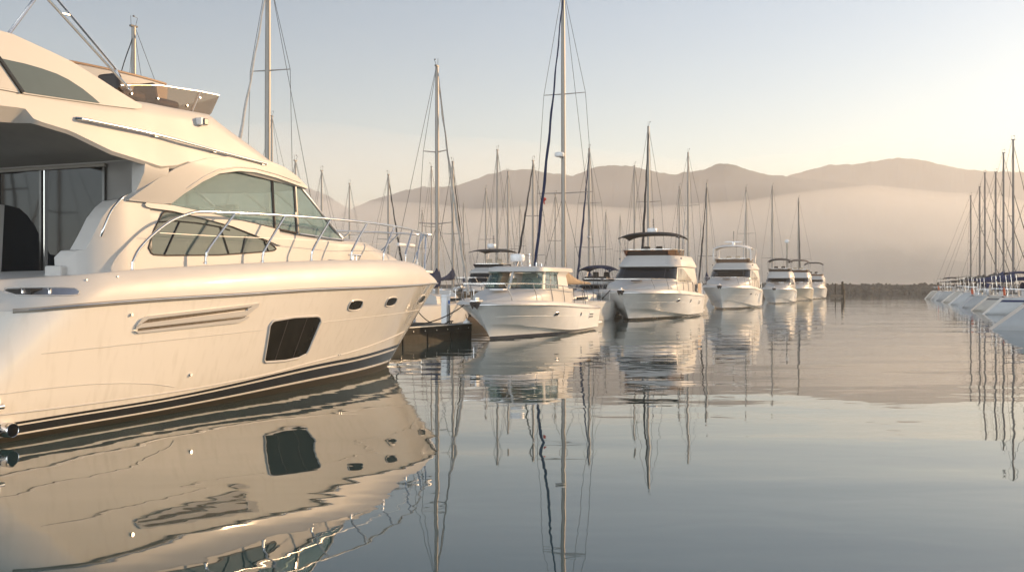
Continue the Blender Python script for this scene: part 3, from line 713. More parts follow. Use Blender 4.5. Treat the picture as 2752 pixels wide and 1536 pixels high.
    # ---- bow rail
    RA = [(2.11, 2.45), (2.14, 2.59), (2.27, 2.78), (2.58, 3.03), (2.95, 3.25), (3.29, 3.37), (3.58, 3.44), (4.1, 3.47), (5.74, 3.53), (7.71, 3.57), (9.39, 3.585), (11.22, 3.60), (13.2, 3.62), (14.4, 3.63), (15.1, 3.63)]
    rv = lambda X: toe_v(X) - .05
    star = [(X, -rv(X), z) for X, z in RA] + [(15.45, -.16, 3.63)]
    loop = star + [(15.5, 0, 3.63)] + [(x, -y, z) for x, y, z in star[::-1]]
    rail = MB().tube(dense(loop, 5), .025, 10).obj('bow_rail', CHROME, T)
    ST = [((3.79, 2.57), (4.56, 3.47)), ((5.38, 2.63), (6.08, 3.535)), ((6.98, 2.69), (7.69, 3.565)), ((8.57, 2.72), (9.32, 3.58)), ((10.21, 2.74), (11.0, 3.595)), ((12.0, 2.76), (12.9, 3.615)), ((13.6, 2.69), (14.5, 3.63)), ((14.9, 2.52), (15.35, 3.63))]
    for (x1, z1), (x2, z2) in ST:
        for sd_ in BOTH:
            p = [(x1, -sd_ * rv(x1), z1 - .02), (x1 + .02, -sd_ * rv(x1), z1 + .13), (x1 + .10, -sd_ * rv(x1 + .1), z1 + .28), (x2, -sd_ * rv(x2), z2)]
            so = MB().tube(dense(p, 5), .024, 8).obj('stanchion', CHROME, rail)
            MB().lathe([(.045, -.01), (.045, .012), (.027, .02), (.027, .12), (.02, .125)], (x1, -sd_ * rv(x1), z1), 10).obj('stanchion_foot', STEEL, so)
    for sd_ in BOTH:
        MB().lathe([(.045, -.02), (.045, .012), (.028, .02), (.028, .14), (.02, .145)], (2.12, -sd_ * rv(2.1), 2.42), 10).obj('rail_foot', STEEL, rail)
        MB().tube([(x, -sd_ * rv(x), z) for x, z in ((2.7, 3.04), (4.15, 3.05), (5.7, 3.08), (7.3, 3.1), (8.95, 3.12), (10.6, 3.14), (12.4, 3.16), (14.0, 3.14), (15.05, 3.10))], .006, 6).obj('guard_wire', STEEL, rail)
    cz = ip(9.0, ZT) + .01
    cl = MB().tube([(8.75, -1.62, cz + .11), (9.25, -1.62, cz + .11)], .022, 8)
    for x in (8.93, 9.07): cl.tube([(x, -1.62, cz), (x, -1.62, cz + .11)], .022, 8)
    cl.obj('deck_cleat', CHROME, T)
    MB().tube([(9.2, -1.24, 2.9), (9.5, -1.22, 2.9)], .01, 5).obj('trunk_seam', STEEL, T)
    an = MB().box((15.2, 0, 2.56), (.9, .22, .09)).obj('bow_roller', STEEL, T, bevel=.02)
    MB().lathe([(.0, -.5), (.05, -.48), (.055, .4), (.02, .5)], (14.9, .35, 3.32), 10, axis='x').obj('stowed_fender', PLAST, T)
main_yacht()
# ------------------------------------------------------------------ the row of motor cruisers (x forward from the stern, y to port)
PLAN = [(0, .92), (.15, .98), (.35, 1), (.55, .99), (.7, .93), (.82, .79), (.91, .57), (.97, .30), (.99, .15), (1, .0)]
WPLAN = [(0, .86), (.3, .86), (.5, .76), (.7, .54), (.85, .28), (.95, .10), (1, .0)]
def hull_fn(L, B, zs, zb, rake=.13):
    zr = lambda X: zs + (zb - zs) * sm(0, L * .95, X) ** 1.0
    def fn(u, t):
        xe = L * (1 - rake) + L * rake * max(0, t)
        X = u * xe; e = .8 + .75 * sm(.4, .95, u)
        wv = ip(u, WPLAN) * B / 2; r = ip(u, PLAN) * B / 2
        return X, wv + (r - wv) * max(0, t) ** e, t * zr(X)
    def side(X, z):
        t = z / zr(X); u = X / (L * (1 - rake) + L * rake * max(0, t))
        if u >= 1: return 0.0
        e = .8 + .75 * sm(.4, .95, u)
        wv = ip(u, WPLAN) * B / 2; r = ip(u, PLAN) * B / 2
        return wv + (r - wv) * max(0, t) ** e
    return fn, side, zr
def ring_pt(xa, xf, hw, q, n=4.5):
    """q -1..1 round the front of a deckhouse: starboard aft, bow centre, port aft"""
    th = abs(q) * math.pi / 2
    c = max(0, math.cos(th)) ** (2 / n); s_ = math.sin(th) ** (2 / n)
    return xa + (xf - xa) * c, hw * s_ * (1 if q >= 0 else -1)
def level(LV, z):
    k = 0
    while k < len(LV) - 2 and z > LV[k + 1][0]: k += 1
    a, b = LV[k], LV[k + 1]; t = (z - a[0]) / (b[0] - a[0])
    return [a[i] + (b[i] - a[i]) * t for i in range(4)]
def shell(mb, LV, z0, z1, q0, q1, off, n=4.5, nq=28, nz=6, m=0, ztop=None):
    rows = []
    for k in range(nz + 1):
        row = []
        for j in range(nq + 1):
            q = q0 + (q1 - q0) * j / nq
            zt = ztop(j / nq) if ztop else z1
            z = z0 + (zt - z0) * k / nz
            _, xa, xf, hw = level(LV, z)
            x, y = ring_pt(xa, xf + off, hw + off, q, n); row.append((x, y, z))
        rows.append(row)
    return mb.loft(rows, m)
def house(mb, LV, n=4.5, cap=True, zmax=None, m=0):
    rows = []
    for lv in LV:
        z, xa, xf, hw = lv
        f_ = [ring_pt(xa, xf, hw, -1 + 2 * j / 48, n) for j in range(49)]
        rows.append([(x, y, z) for x, y in f_])
    mb.loft(rows, m, ring=True, caps=cap)
    return mb

def hull_parts(T, L, B, zs, zb, mt, toe=.16, rake=.13, antif=None, crease=True, trans=0.0):
    fn, side, zr = hull_fn(L, B, zs, zb, rake)
    hb = MB(); nlev = 14
    for sd_ in (1, -1):
        rows = []
        for i in range(49):
            u = i / 48; u = 1 - (1 - u) ** 1.25
            tc = .10 + .30 * sm(.35, 1, u)              # chine, climbing to the stem
            col = []
            x, v, z = fn(u, 0); col += [(x * .97, 0, -.5), (x * .99, v * .8, -.25), (x, v * .92, 0)]
            x, v, z = fn(u, min(.075, .45 * tc)); col.append((x, v * .905, z))
            x, v, z = fn(u, .6 * tc); col.append((x, v * .92, z))
            x, v, z = fn(u, tc); col += [(x, v * .955, z), (x, v * 1.0 + .012, z + .012)]
            for k in range(1, nlev + 1):
                col.append(fn(u, tc + .02 + (.98 - tc) * k / nlev))
            if i == 0: rows.append([(p[0], 0, p[2]) for p in col])
            rows.append([(p[0] - trans * (p[2] / zs - .5) * (u < .001), sd_ * p[1], p[2]) for p in col])
        hb.loft(rows, fm=lambda i, j: 1 if j < 3 else 0)  # bottom paint; its strip above water also paints the shadow under the bow
    h = hb.obj('hull', [mt, antif or BLACK], T, smooth=32)
    db = MB()
    for sd_ in (1, -1):
        rows = []
        for i in range(41):
            X = L * (i / 40) ** .85 * .999; u = X / L; r = ip(u, PLAN) * B / 2
            ins = min(.09 + .10 * sm(.6, 1, u), r * .8 + .003); z0 = zr(X); tt = toe * (1 - .35 * sm(.85, 1, u)); tt *= .55 + .45 * sm(.05, .25, u)
            p = [(r + .02, z0 - .01), (r + .02, z0 + .02), (r - ins * .25, z0 + tt * .6), (r - ins * .6, z0 + tt * .93), (r - ins, z0 + tt), (r - ins - .05, z0 + tt - .01), (0, z0 + tt + .01)]
            row = [(X, sd_ * max(0, v), z) for v, z in p]
            if i == 0: rows.append([(X, 0, z) for v, z in p])
            rows.append(row)
        db.loft(rows)
    db.obj('deck', DECK, T, smooth=40)
    sk = MB()
    pts = [(X, ip(X / L, PLAN) * B / 2 + .022, zr(X)) for X in [L * i / 40 for i in range(41)]]
    sk.tube(pts + [(x, -y, z) for x, y, z in pts[::-1][1:]], .026, 6); sk.obj('rubbing_strake', STEEL, T)
    if crease:
        for sd_ in (1, -1):
            MB().tube([(X, sd_ * (side(X, z) + .003), z) for X, z in [(L * (.02 + .93 * k / 24), zr(L * (.02 + .93 * k / 24)) * .66) for k in range(25)]], .010, 5).obj('hull_crease', mt, T)
    return fn, side, zr
def oval(T, side, cx, cz, a, b, sd_, name='porthole', m=None, r=.7):
    up, lo = [], []
    for k in range(11):
        q = -math.pi / 2 + math.pi * k / 10; e = abs(math.cos(q)) ** r
        up.append((cx + a * math.sin(q), cz + b * e)); lo.append((cx + a * math.sin(q), cz - b * e))
    p = MB().panel(up, lo, side, .006, .03, 10, 2, sides=(sd_,)).obj(name, m or DGLASS, T)
    MB().tube(rim(up, lo, side, .006, sd_, n=14), .014, 5, closed=True).obj('porthole_rim', STEEL, p)
def bow_rail(T, L, B, zr, toe, xa, h=.62, n=6, lean=.16, drop=True, wire=False, bowend=.955):
    ev = lambda X: max(.05, ip(X / L, PLAN) * B / 2 - .16)
    xs = [xa + (L * bowend - xa) * i / 20 for i in range(21)]
    st_ = [(X, ev(X), zr(X) + toe + h - .04 * sm(L * .7, L, X)) for X in xs]
    if drop: st_ = [(xa - .55, ev(xa), zr(xa) + toe), (xa - .42, ev(xa), zr(xa) + toe + h * .6)] + st_
    loop = st_ + [(L * bowend + .05, 0, st_[-1][2])] + [(x, -y, z) for x, y, z in st_[::-1]]
    r_ = MB().tube(dense(loop, 2), .021, 6).obj('bow_rail', CHROME, T)
    for i in range(n):
        X = xa + .1 + (L * bowend - .1 - xa) * i / (n - 1)
        for sd_ in (1, -1):
            xb = max(.1, X - lean * 2)
            MB().tube([(xb, sd_ * ev(xb), zr(xb) + toe - .02), (xb + .05, sd_ * ev(xb), zr(xb) + toe + .15), (X, sd_ * ev(X), zr(X) + toe + h - .04 * sm(L * .7, L, X))], .017, 6).obj('stanchion', CHROME, r_)
    if wire:
        for sd_ in (1, -1):
            MB().tube([(x, sd_ * y, z - h * .45) for x, y, z in st_[2 if drop else 0:]], .006, 4).obj('guard_wire', STEEL, r_)
    return r_
def anchor(T, L, z):
    rl = MB().box((L - .02, 0, z + .05), (.75, .26, .07)).box((L - .1, 0, z + .13), (.35, .06, .12)).obj('bow_roller', STEEL, T, bevel=.015)
    a = MB()
    a.tube([(L - .25, 0, z + .10), (L + .22, 0, z + .02), (L + .30, 0, z - .12)], .035, 6)
    for s_ in (1, -1):
        a.add([(L + .30, 0, z - .16), (L + .26, s_ * .06, z + .06), (L + .12, s_ * .24, z - .02), (L + .16, s_ * .10, z - .28)], [(0, 1, 2, 3)])
        a.add([(L + .27, 0, z - .16), (L + .22, s_ * .06, z + .05), (L + .09, s_ * .22, z - .03), (L + .13, s_ * .09, z - .27)], [(3, 2, 1, 0)])
    a.obj('anchor', LEATHER, T)
def radome(T, x, y, z, r=.32, h=.26, stem=.25):
    m = MB().lathe([(.0, 0), (r * .86, 0), (r, h * .2), (r, h * .72), (r * .9, h * .93), (r * .4, h), (0, h)], (x, y, z + stem), 20)
    o = m.obj('radar_dome', PLAST, T, smooth=50)
    lg = MB()
    for a in (0, 2.1, 4.2): lg.tube([(x + r * .7 * math.cos(a), y + r * .7 * math.sin(a), z), (x + r * .45 * math.cos(a), y + r * .45 * math.sin(a), z + stem + .01)], .016, 5)
    lg.obj('radar_bracket', STEEL, o)
def whip(T, x, y, z, h, beads=True):
    m = MB().tube([(x, y, z), (x, y, z + h)], .018, 6)
    if beads:
        for k in range(4): m.lathe([(0, 0), (.05, .01), (.05, .07), (0, .08)], (x, y, z + h * (.35 + .2 * k)), 8)
    m.obj('light_mast', BLACK, T)

def cruiser(name, label, tip, psi, P, group=None):
    L, B, zs, zb = P['L'], P['B'], P['zs'], P['zb']; toe = P.get('toe', .22)
    dirv = Vector((-math.sin(R(psi)), -math.cos(R(psi)), 0))
    loc = tip - dirv * L; loc.z = 0
    T = thing(name, label, P.get('cat', 'motor yacht'), loc, R(270 - psi), group)
    fn, side, zr = hull_parts(T, L, B, zs, zb, P.get('hullm', GEL2), toe, antif=P.get('antif', BLACK))
    for X, dz, a, b in P.get('ports', ()):
        for sd_ in (1, -1): oval(T, side, X * L, zr(X * L) - dz, a, b, sd_)
    for X, dz in P.get('vents', ()):
        z = zr(X * L) - dz
        for sd_ in (1, -1):
            f_ = MB().panel([(X * L - .5, z + .17), (X * L + .5, z + .19)], [(X * L - .5, z - .15), (X * L + .42, z - .13)], side, .02, .04, 8, 2, sides=(sd_,)).obj('air_intake', P.get('hullm', GEL2), T, bevel=.012)
            for dz_ in (.05, -.07):
                MB().panel([(X * L - .4, z + dz_ + .045), (X * L + .38, z + dz_ + .055)], [(X * L - .4, z + dz_ - .02), (X * L + .38, z + dz_ - .01)], side, .026, .02, 6, 1, sides=(sd_,)).obj('intake_slot', BLACK, f_)
    anchor(T, L, zb + toe * .65)
    MB().box((-.45, 0, .30), (1.1, B * .86, .13)).obj('swim_platform', GEL2, T, bevel=.04)
    # foredeck trunk
    zd = lambda X: zr(X) + toe - .04
    z1, z2, z3, z4 = P['z']                      # windscreen foot, windscreen head, top of the fly front, top of the deflector
    xf = P['xf'] * L; xa = P.get('xa', .10) * L; hw = P.get('hw', .42) * B
    tb = MB(); rows = []
    xe = P.get('trunk', .86) * L
    for i in range(25):
        X = xf - .9 + (xe - xf + .9) * i / 24; q = i / 24
        w_ = min(hw * (1 - q ** 2.6) + .02, ip(X / L, PLAN) * B / 2 - .28); w_ = max(w_, .03)
        zt = z1 + (zd(xe) + .02 - z1) * (q ** 1.7) + .05 * math.sin(q * 3.1)
        n = 5 - 2.6 * q; zb_ = zd(X) - .05; r = []
        for k in range(11):
            t = math.pi / 2 * k / 10
            r.append((X, w_ * max(0, math.cos(t)) ** (2 / n), zb_ + (zt - zb_) * math.sin(t) ** (2 / n)))
        rows.append(r + [(x, -y, z) for x, y, z in r[::-1][1:]])
    tb.loft(rows); tb.obj('foredeck_trunk', GEL, T, smooth=45)
    MB().box((xf + (xe - xf) * .45, 0, z1 + (zd(xe) - z1) * .45 ** 1.7 + .10), (.6, .6, .06)).obj('deck_hatch', LEATHER if P.get('fly') else PLAST, T, bevel=.02)
    n_ = 5.5
    rk = P.get('rk', 1.15)                        # run of the windscreen
    xh = xf - rk
    zf = zd(xf) - .1
    if P.get('fly'):
        LV = [(zf, xa, xf + .05, hw), (z1, xa, xf, hw), (z2, xa, xh, hw * .93), (z2 + .02, xa - .1, xh + .16, hw * .97), (z2 + .12, xa - .2, xh + .12, hw * .975),
              (z3 - .06, xa - .2, xh - .35 - (z3 - z2) * .55, hw * .84), (z3, xa - .2, xh - .40 - (z3 - z2) * .55, hw * .82)]
        house(MB(), LV[:3], n_).obj('cabin', GEL, T, smooth=35)
        house(MB(), LV[3:], n_).obj('flybridge', GEL, T, smooth=35)
        qs = .52
        wsm = P.get('wsm', DGLASS)
        w_ = shell(MB(), LV, z1 + .03, z2 - .03, -qs, qs, .02, n_).obj('windscreen', wsm, T)
        for q in (-.17, .17):
            a = level(LV, z1 + .03); b = level(LV, z2 - .03)
            pa, pb = ring_pt(a[1], a[2] + .03, a[3], q, n_), ring_pt(b[1], b[2] + .03, b[3], q, n_)
            MB().tube([(*pa, z1 + .03), (*pb, z2 - .03)], .022, 5).obj('windscreen_mullion', BLACK, w_)
        for sd_ in (1, -1):
            ztop = lambda t: z2 - .05 - (z2 - z1 - .1) * max(0, (t - .25) / .75) ** 2.2 if sd_ == 1 else z2 - .05 - (z2 - z1 - .1) * max(0, (t - .25) / .75) ** 2.2
            sw = shell(MB(), LV, z1 - .12, z2, sd_ * (qs + .04), sd_ * .975, .02, n_, 20, 5, ztop=ztop).obj('side_window', P.get('swm', SUNREFL), T)
            a = level(LV, z1); b = level(LV, z2 - .15)
            for q in (.66, .80):
                pa, pb = ring_pt(a[1], a[2], a[3] + .03, q * sd_, n_), ring_pt(b[1], b[2], b[3] + .03, q * sd_, n_)
                MB().tube([(*pa, z1 - .1), (*pb, z2 - .15 if q < .7 else z2 - .30)], .02, 5).obj('window_bar', BLACK, sw)
        # brow lip, deflector, fly details
        FV_ = [(z3, xa - .1, LV[-1][2] + .0, hw * .83), (z4, xa + .2, LV[-1][2] + .22 + (z4 - z3) * .2, hw * .87)]
        df = shell(MB(), FV_, z3 - .01, z4, -.86, .86, .03, n_, 40, 3).obj('wind_deflector', P.get('defm', BROWN), T)
        tr = []
        for j in range(41):
            x, y = ring_pt(FV_[1][1], FV_[1][2] + .03, FV_[1][3] + .03, -.86 + 1.72 * j / 40, n_); tr.append((x, y, z4 + .01))
        MB().tube(tr, .024, 6).obj('deflector_trim', CHROME, df)
        MB().box((LV[-1][2] - .75, -.2, z3 + .14), (.7, hw * 1.25, .36), top=(.6, .95)).obj('helm_console', LEATHER if P.get('dark') else GEL, T, bevel=.06)
        for y in (-.55, .3):
            sb = MB(); sb.box((LV[-1][2] - 1.7, y, z3 + .12), (.5, .5, .3)); sb.box((LV[-1][2] - 1.98, y, z3 + .42), (.14, .5, .5), top=(.8, .9)); sb.obj('helm_seat', CREAM if not P.get('dark') else LEATHER, T, bevel=.06)
        wb = MB().lathe([(0, 0), (.05, 0), (.06, .05), (0, .09)], (LV[-2][2] + .1, 0, z3 - .22), 10, axis='x').obj('horn', BLACK, T)
        for sd_ in (1, -1):
            MB().box((LV[-2][2] - .5, sd_ * hw * .90, z3 - .22), (.12, .10, .10)).obj('navigation_light', BLACK, T)
        xroof0, xroof1 = xa + P.get('bx', (.3, 0))[0], LV[-1][2] + P.get('bx', (.3, -.1))[1]
        zbm = P['zc']; bw_ = hw * P.get('bwid', .86)
    else:
        # open-backed wheelhouse with clear glass
        LV = [(zf, xa, xf + .05, hw), (z1, xa, xf, hw), (z2, xa + .1, xh, hw * .90), (z2 + .03, xa - .25, xh + .20, hw * .95), (z3 - .05, xa - .25, xh + .08, hw * .94), (z3, xa - .1, xh - .25, hw * .80)]
        house(MB(), LV[:2], n_).obj('cabin', GEL, T, smooth=35)
        rf = house(MB(), LV[3:], n_).obj('wheelhouse_roof', GEL, T, smooth=40, bevel=.02)
        qs = .50
        for a_, b_ in ((-qs, -.03), (.03, qs)):
            shell(MB(), LV, z1, z2 + .03, a_, b_, -.005, n_).obj('windscreen', CLEAR, T)
        for sd_ in (1, -1):
            shell(MB(), LV, z1, z2 + .03, sd_ * (qs + .06), sd_ * .72, -.005, n_).obj('side_window', CLEAR, T)
            shell(MB(), LV, z1, z2 + .03, sd_ * .735, sd_ * .90, -.005, n_).obj('side_window', CLEAR, T)
            for qa, qb, nm in ((qs, qs + .06, 'windscreen_pillar'), (.72, .735, 'window_pillar'), (.90, .995, 'aft_pillar')):
                mb = MB()
                shell(mb, LV, z1 - .02, z2 + .03, sd_ * qa, sd_ * qb, .012, n_, 6); shell(mb, LV, z1 - .02, z2 + .03, sd_ * qa, sd_ * qb, -.07, n_, 6)
                mb.obj(nm, GEL if nm != 'window_pillar' else BLACK, T)
        a, b = level(LV, z1), level(LV, z2)
        MB().tube([(a[2] + .01, 0, z1 - .02), (b[2] + .01, 0, z2 + .03)], .065, 8, flat=1.0).obj('windscreen_mullion', GEL, T)
        for y in (-.95, .25):
            MB().tube([(a[2] + .04, y, z1 + .03), (a[2] - .30, y - .45, z1 + .32)], .014, 5).tube([(a[2] + .05, y, z1), (a[2] + .05, y, z1 + .05)], .05, 6).obj('wiper', BLACK, T)
        MB().box((xf - 1.0, 0, z1 + .02), (1.2, hw * 1.6, .12)).obj('dashboard', LEATHER, T, bevel=.04)
        MB().tube([(xf - 1.2, .5 + .2 * math.cos(k), z1 + .25 + .2 * math.sin(k)) for k in [i * .5236 for i in range(12)]], .015, 5, closed=True).obj('steering_wheel', BLACK, T)
        for y in (-.6, .5):
            sb = MB(); sb.box((xf - 2.0, y, z1 - .05), (.5, .5, .15)); sb.box((xf - 2.25, y, z1 + .22), (.12, .48, .5), top=(.8, .9)); sb.obj('helm_seat', CREAM, T, bevel=.05)
        MB().box((xa + .1, -.75, (z1 + z2) / 2), (.06, hw * .75, z2 - z1)).obj('aft_bulkhead', INTER, T)
        radome(T, xh - 1.0, -.15, z3, .32, .34, .22)
        rr = MB().tube([(xh - .9, .75, z3), (xh - .9, .75, z3 + .16), (xh - 1.7, .75, z3 + .16), (xh - 1.7, .75, z3)], .014, 6).tube([(xh - .3, -.55, z3 + .05), (xh - 2.1, -.9, z3 + .05)], .014, 5)
        rr.obj('roof_rail', CHROME, T)
        MB().lathe([(.03, 0), (.03, .1), (.015, .12), (.015, .5), (.05, .52), (.05, .58), (0, .6)], (xh - 1.5, .25, z3), 8).obj('masthead_light', STEEL, T)
        MB().tube([(xa + .2, -.5, z3), (xa + .05, -.55, z3 + 1.4)], .008, 5).obj('whip_aerial', PLAST, T)
    # canopy over the flybridge
    if P.get('canopy'):
        cm = P['canopy']; rows = []
        for i in range(15):
            q = i / 14; X = xroof1 + (xroof0 - xroof1) * q
            arch_ = .22 * math.sin(math.pi * min(1, q * .9 + .1)) - .10 * (1 - q) ** 3
            row = []
            for j in range(17):
                c = -1 + j / 8
                row.append((X + .12 * (1 - c * c) * (1 if q < .3 else 0), c * bw_, zbm + arch_ * .7 + P.get('crown', .20) * (1 - abs(c) ** 2.6 - .6 * abs(c) ** 6)))
            rows.append(row)
        top = rows; bot = [[(x, y * .985, z - .05) for x, y, z in r] for r in rows]
        mb = MB().loft(top).loft(bot)
        for e in (0, -1): mb.loft([top[e], bot[e]])
        for e in (0, -1): mb.loft([[r[e] for r in top], [r[e] for r in bot]])
        cn = mb.obj('canopy', cm, T, smooth=50)
        for sd_ in (1, -1):
            for xb, xt in P.get('legs', ((-.4, .05), (-1.6, -.6), (-1.7, -2.2))):
                p0 = (xroof1 + xb, sd_ * (hw * .84), z3 + .2); p1 = (xroof1 + xt, sd_ * bw_ * .97, zbm - .02)
                MB().tube([p0, p1], .018 if not P.get('hard') else .035, 6).obj('canopy_pole', P.get('polem', STEEL), T)
            if P.get('aftarch'):
                mb = MB()
                xb = xa + .5
                mb.tube(dense([(xb + .9, sd_ * hw * .86, z3), (xb + .2, sd_ * bw_, z3 + .7), (xb - .05, sd_ * bw_ * .99, zbm)], 6), .07, 8, flat=.4); mb.obj('canopy_arch', GEL, T)
        if P.get('dome'): radome(T, (xroof0 + xroof1) / 2 + .4, 0, zbm + .25, .34, .34, .02); whip(T, (xroof0 + xroof1) / 2, 0, zbm + .3, .9)
        if P.get('scanner'):
            xm = (xroof0 + xroof1) / 2
            sc = MB().lathe([(.16, 0), (.13, .22), (.10, .3), (0, .3)], (xm, 0, zbm + .28), 12).obj('radar_pedestal', PLAST, T)
            MB().box((xm, 0, zbm + .62), (.12, 1.6, .10)).obj('radar_scanner', PLAST, sc, bevel=.02)
            whip(T, xm - .3, 0, zbm + .6, 1.0); MB().tube([(xm, -1.5, zbm + .1), (xm, -1.5, zbm + .8)], .01, 5).obj('whip_aerial', PLAST, T)
    rl = P.get('rail', {})
    bow_rail(T, L, B, zr, toe - .02, P.get('rx', .42) * L, rl.get('h', .62), rl.get('n', 6), wire=rl.get('wire', False), bowend=rl.get('be', .955))
    # aft cockpit rails and fenders
    if P.get('aftrail', True):
        ev = lambda X: ip(X / L, PLAN) * B / 2 - .12
        for sd_ in (1, -1):
            pts = [(xa + .9, sd_ * ev(xa + .9), zr(xa + .9) + .1), (xa + .85, sd_ * ev(xa), zr(xa) + toe + .75), (.35, sd_ * ev(.35), zr(.3) + toe + .75), (.25, sd_ * ev(.3), zr(.3) + .1)]
            ar = MB().tube(dense(pts, 3), .018, 6).obj('cockpit_rail', CHROME, T)
            for X in (.9, 1.6): MB().tube([(X, sd_ * ev(X), zr(X) + .1), (X, sd_ * ev(X), zr(X) + toe + .75)], .014, 5).obj('stanchion', CHROME, ar)
        if P.get('dodger'):
            MB().panel([(.5, zs + toe + .7), (xa + .7, zs + toe + .7)], [(.5, zs + .15), (xa + .7, zs + .15)], lambda X, z: ev(X) - .03, 0, .02, 4, 1, sides=(-1,)).obj('rail_dodger', P['dodger'], T)
    return T, side, zr

PSI = 20.0
FLEET = 'motor cruisers moored bow-out along the fairway'
cruiser('cabin_cruiser', 'small white cabin cruiser with clear wheelhouse windows and radar dome, next to the dock end', Vector((-1.39, 38.7, 0)), PSI - 1,
        dict(L=12.2, B=4.15, zs=1.05, zb=1.40, toe=.17, z=(2.02, 2.72, 2.99, 0), xf=.685, xa=.30, hw=.368, rk=.60, trunk=.915, cat='cabin cruiser', antif=mat('navy_antifouling', (.012, .02, .04), .4),
             ports=((.60, .36, .21, .085), (.33, .32, .11, .10)), vents=((.17, .36),), rail=dict(h=.72, n=6, be=.93), rx=.28, aftrail=False))
C3, S3, _ = cruiser('flybridge_cruiser', 'white flybridge cruiser with dark windscreen, amber deflector and dark bimini topped by a radar dome', Vector((6.5, 59.3, 0)), PSI,
        dict(L=15.5, B=5.4, zs=1.35, zb=1.68, toe=.24, z=(2.50, 3.36, 4.15, 4.52), zc=5.42, xf=.635, xa=.16, hw=.43, rk=1.25, fly=True, canopy=CHAR, dome=True, dark=True, defm=BROWN, bx=(2.2, .15), bwid=.90,
             legs=((-.3, .0), (-.9, -.2), (-1.9, -1.4), (-2.0, -2.6)), ports=((.62, .42, .26, .10), (.42, .40, .17, .13)), vents=((.20, .45),), rail=dict(h=.68, n=6, be=.90), rx=.36, aftarch=False, dodger=mat('tan_dodger', (.34, .25, .17), .7)), FLEET)
C4, S4, _ = cruiser('flybridge_cruiser', 'white flybridge cruiser with white hard top, open radar scanner and low brown deflector', Vector((18.0, 86.3, 0)), PSI,
        dict(L=14.6, B=4.7, zs=1.5, zb=1.92, toe=.26, z=(2.82, 3.58, 4.25, 4.62), zc=5.62, xf=.60, xa=.14, hw=.44, rk=1.3, fly=True, canopy=WHITEC, scanner=True, hard=True, polem=PLAST, defm=mat('brown_acrylic', (.13, .075, .045), .15, coat=.5), bx=(2.4, .25), bwid=.86, aftarch=True,
             legs=((-.2, .0), (-.9, -.25)), ports=((.62, .46, .24, .09), (.47, .42, .12, .12), (.40, .44, .09, .10)), rail=dict(h=.72, n=7, be=.90), rx=.34, swm=SUNREFL), FLEET)
for X, a, b in ((.30, .16, .50), (.235, .22, .62)):
    for sd_ in (1, -1): oval(C4, S4, X * 14.6, .98, a, b, sd_, 'hull_window')
cruiser('flybridge_cruiser', 'flybridge cruiser with dark bimini and two upright oval hull windows, third smallest along the fairway', Vector((29.9, 113.5, 0)), PSI,
        dict(L=11.5, B=3.7, zs=1.3, zb=1.62, toe=.25, z=(2.35, 2.95, 3.75, 4.1), zc=5.0, xf=.60, xa=.14, hw=.43, rk=1.0, fly=True, canopy=CHAR, dark=True, defm=mat('dark_deflector', (.05, .035, .028), .2), bx=(1.3, .3), legs=((-.2, .1), (-1.2, -.5), (-1.3, -2.0)),
             ports=((.36, .55, .13, .30), (.27, .55, .13, .30)), rail=dict(h=.62, n=6, be=.9), swm=DGLASS), FLEET)
cruiser('flybridge_cruiser', 'flybridge cruiser with brown bimini and a cream lower hull, second farthest in the line', Vector((37.6, 132.5, 0)), PSI,
        dict(L=12, B=3.9, zs=1.35, zb=1.7, toe=.25, z=(2.45, 3.1, 3.9, 4.25), zc=5.35, xf=.60, xa=.14, hw=.43, rk=1.0, fly=True, canopy=mat('brown_canvas', (.06, .045, .035), .8), defm=mat('brown_deflector', (.10, .055, .03), .2), bx=(1.3, .3), legs=((-.2, .1), (-1.2, -.5), (-1.3, -2.0)), hullm=mat('cream_gelcoat', (.62, .56, .45), .3, coat=.4),
             ports=((.5, .42, .18, .10),), rail=dict(h=.62, n=6, be=.9)), FLEET)
cruiser('sport_cruiser', 'farthest white cruiser of the line, with an open canopy frame over its helm', Vector((44.9, 149.5, 0)), PSI,
        dict(L=11.5, B=3.9, zs=1.35, zb=1.7, toe=.25, z=(2.55, 2.95, 3.55, 3.85), zc=5.35, xf=.58, xa=.16, hw=.43, rk=.9, fly=True, canopy=CHAR, dark=True, defm=mat('teak_trim', (.16, .09, .05), .4), bx=(1.6, .3), legs=((-.2, .1), (-1.2, -.3), (-1.4, -1.8)),
             ports=((.5, .42, .18, .10),), rail=dict(h=.62, n=6, be=.9)), FLEET)
cruiser('motor_trawler', 'wood-sided motor trawler with dark bimini, behind the cabin cruiser\'s foredeck', Vector((-3.6, 70.5, 0)), PSI,
        dict(L=10.5, B=3.7, zs=1.3, zb=1.75, toe=.3, z=(2.35, 3.05, 3.5, 3.75), zc=4.70, crown=.07, xf=.62, xa=.12, hw=.42, rk=.3, fly=True, canopy=CHAR, wsm=DGLASS, swm=DGLASS, hullm=mat('varnished_topsides', (.22, .15, .09), .4, coat=.3), defm=CHAR, bx=(1.2, .3), legs=((-.2, .1), (-1.2, -.5), (-1.3, -2.0)), aftarch=True,
             dome=True, rail=dict(h=.7, n=6, be=.93)))
cruiser('sport_cruiser', 'sport cruiser under dark canvas, tucked between the cabin cruiser and the amber-screened flybridge boat', Vector((4.3, 66.5, 0)), PSI,
        dict(L=9.4, B=3.3, zs=1.15, zb=1.45, toe=.2, z=(1.85, 2.25, 2.45, 2.6), zc=3.25, xf=.60, xa=.16, hw=.42, rk=.7, fly=True, canopy=NAVY, dark=True, defm=DGLASS, bx=(.4, .6), legs=((-.2, .3), (-1.2, -.2), (-1.4, -2.2)), aftarch=True,
             rail=dict(h=.6, n=6, be=.93)))
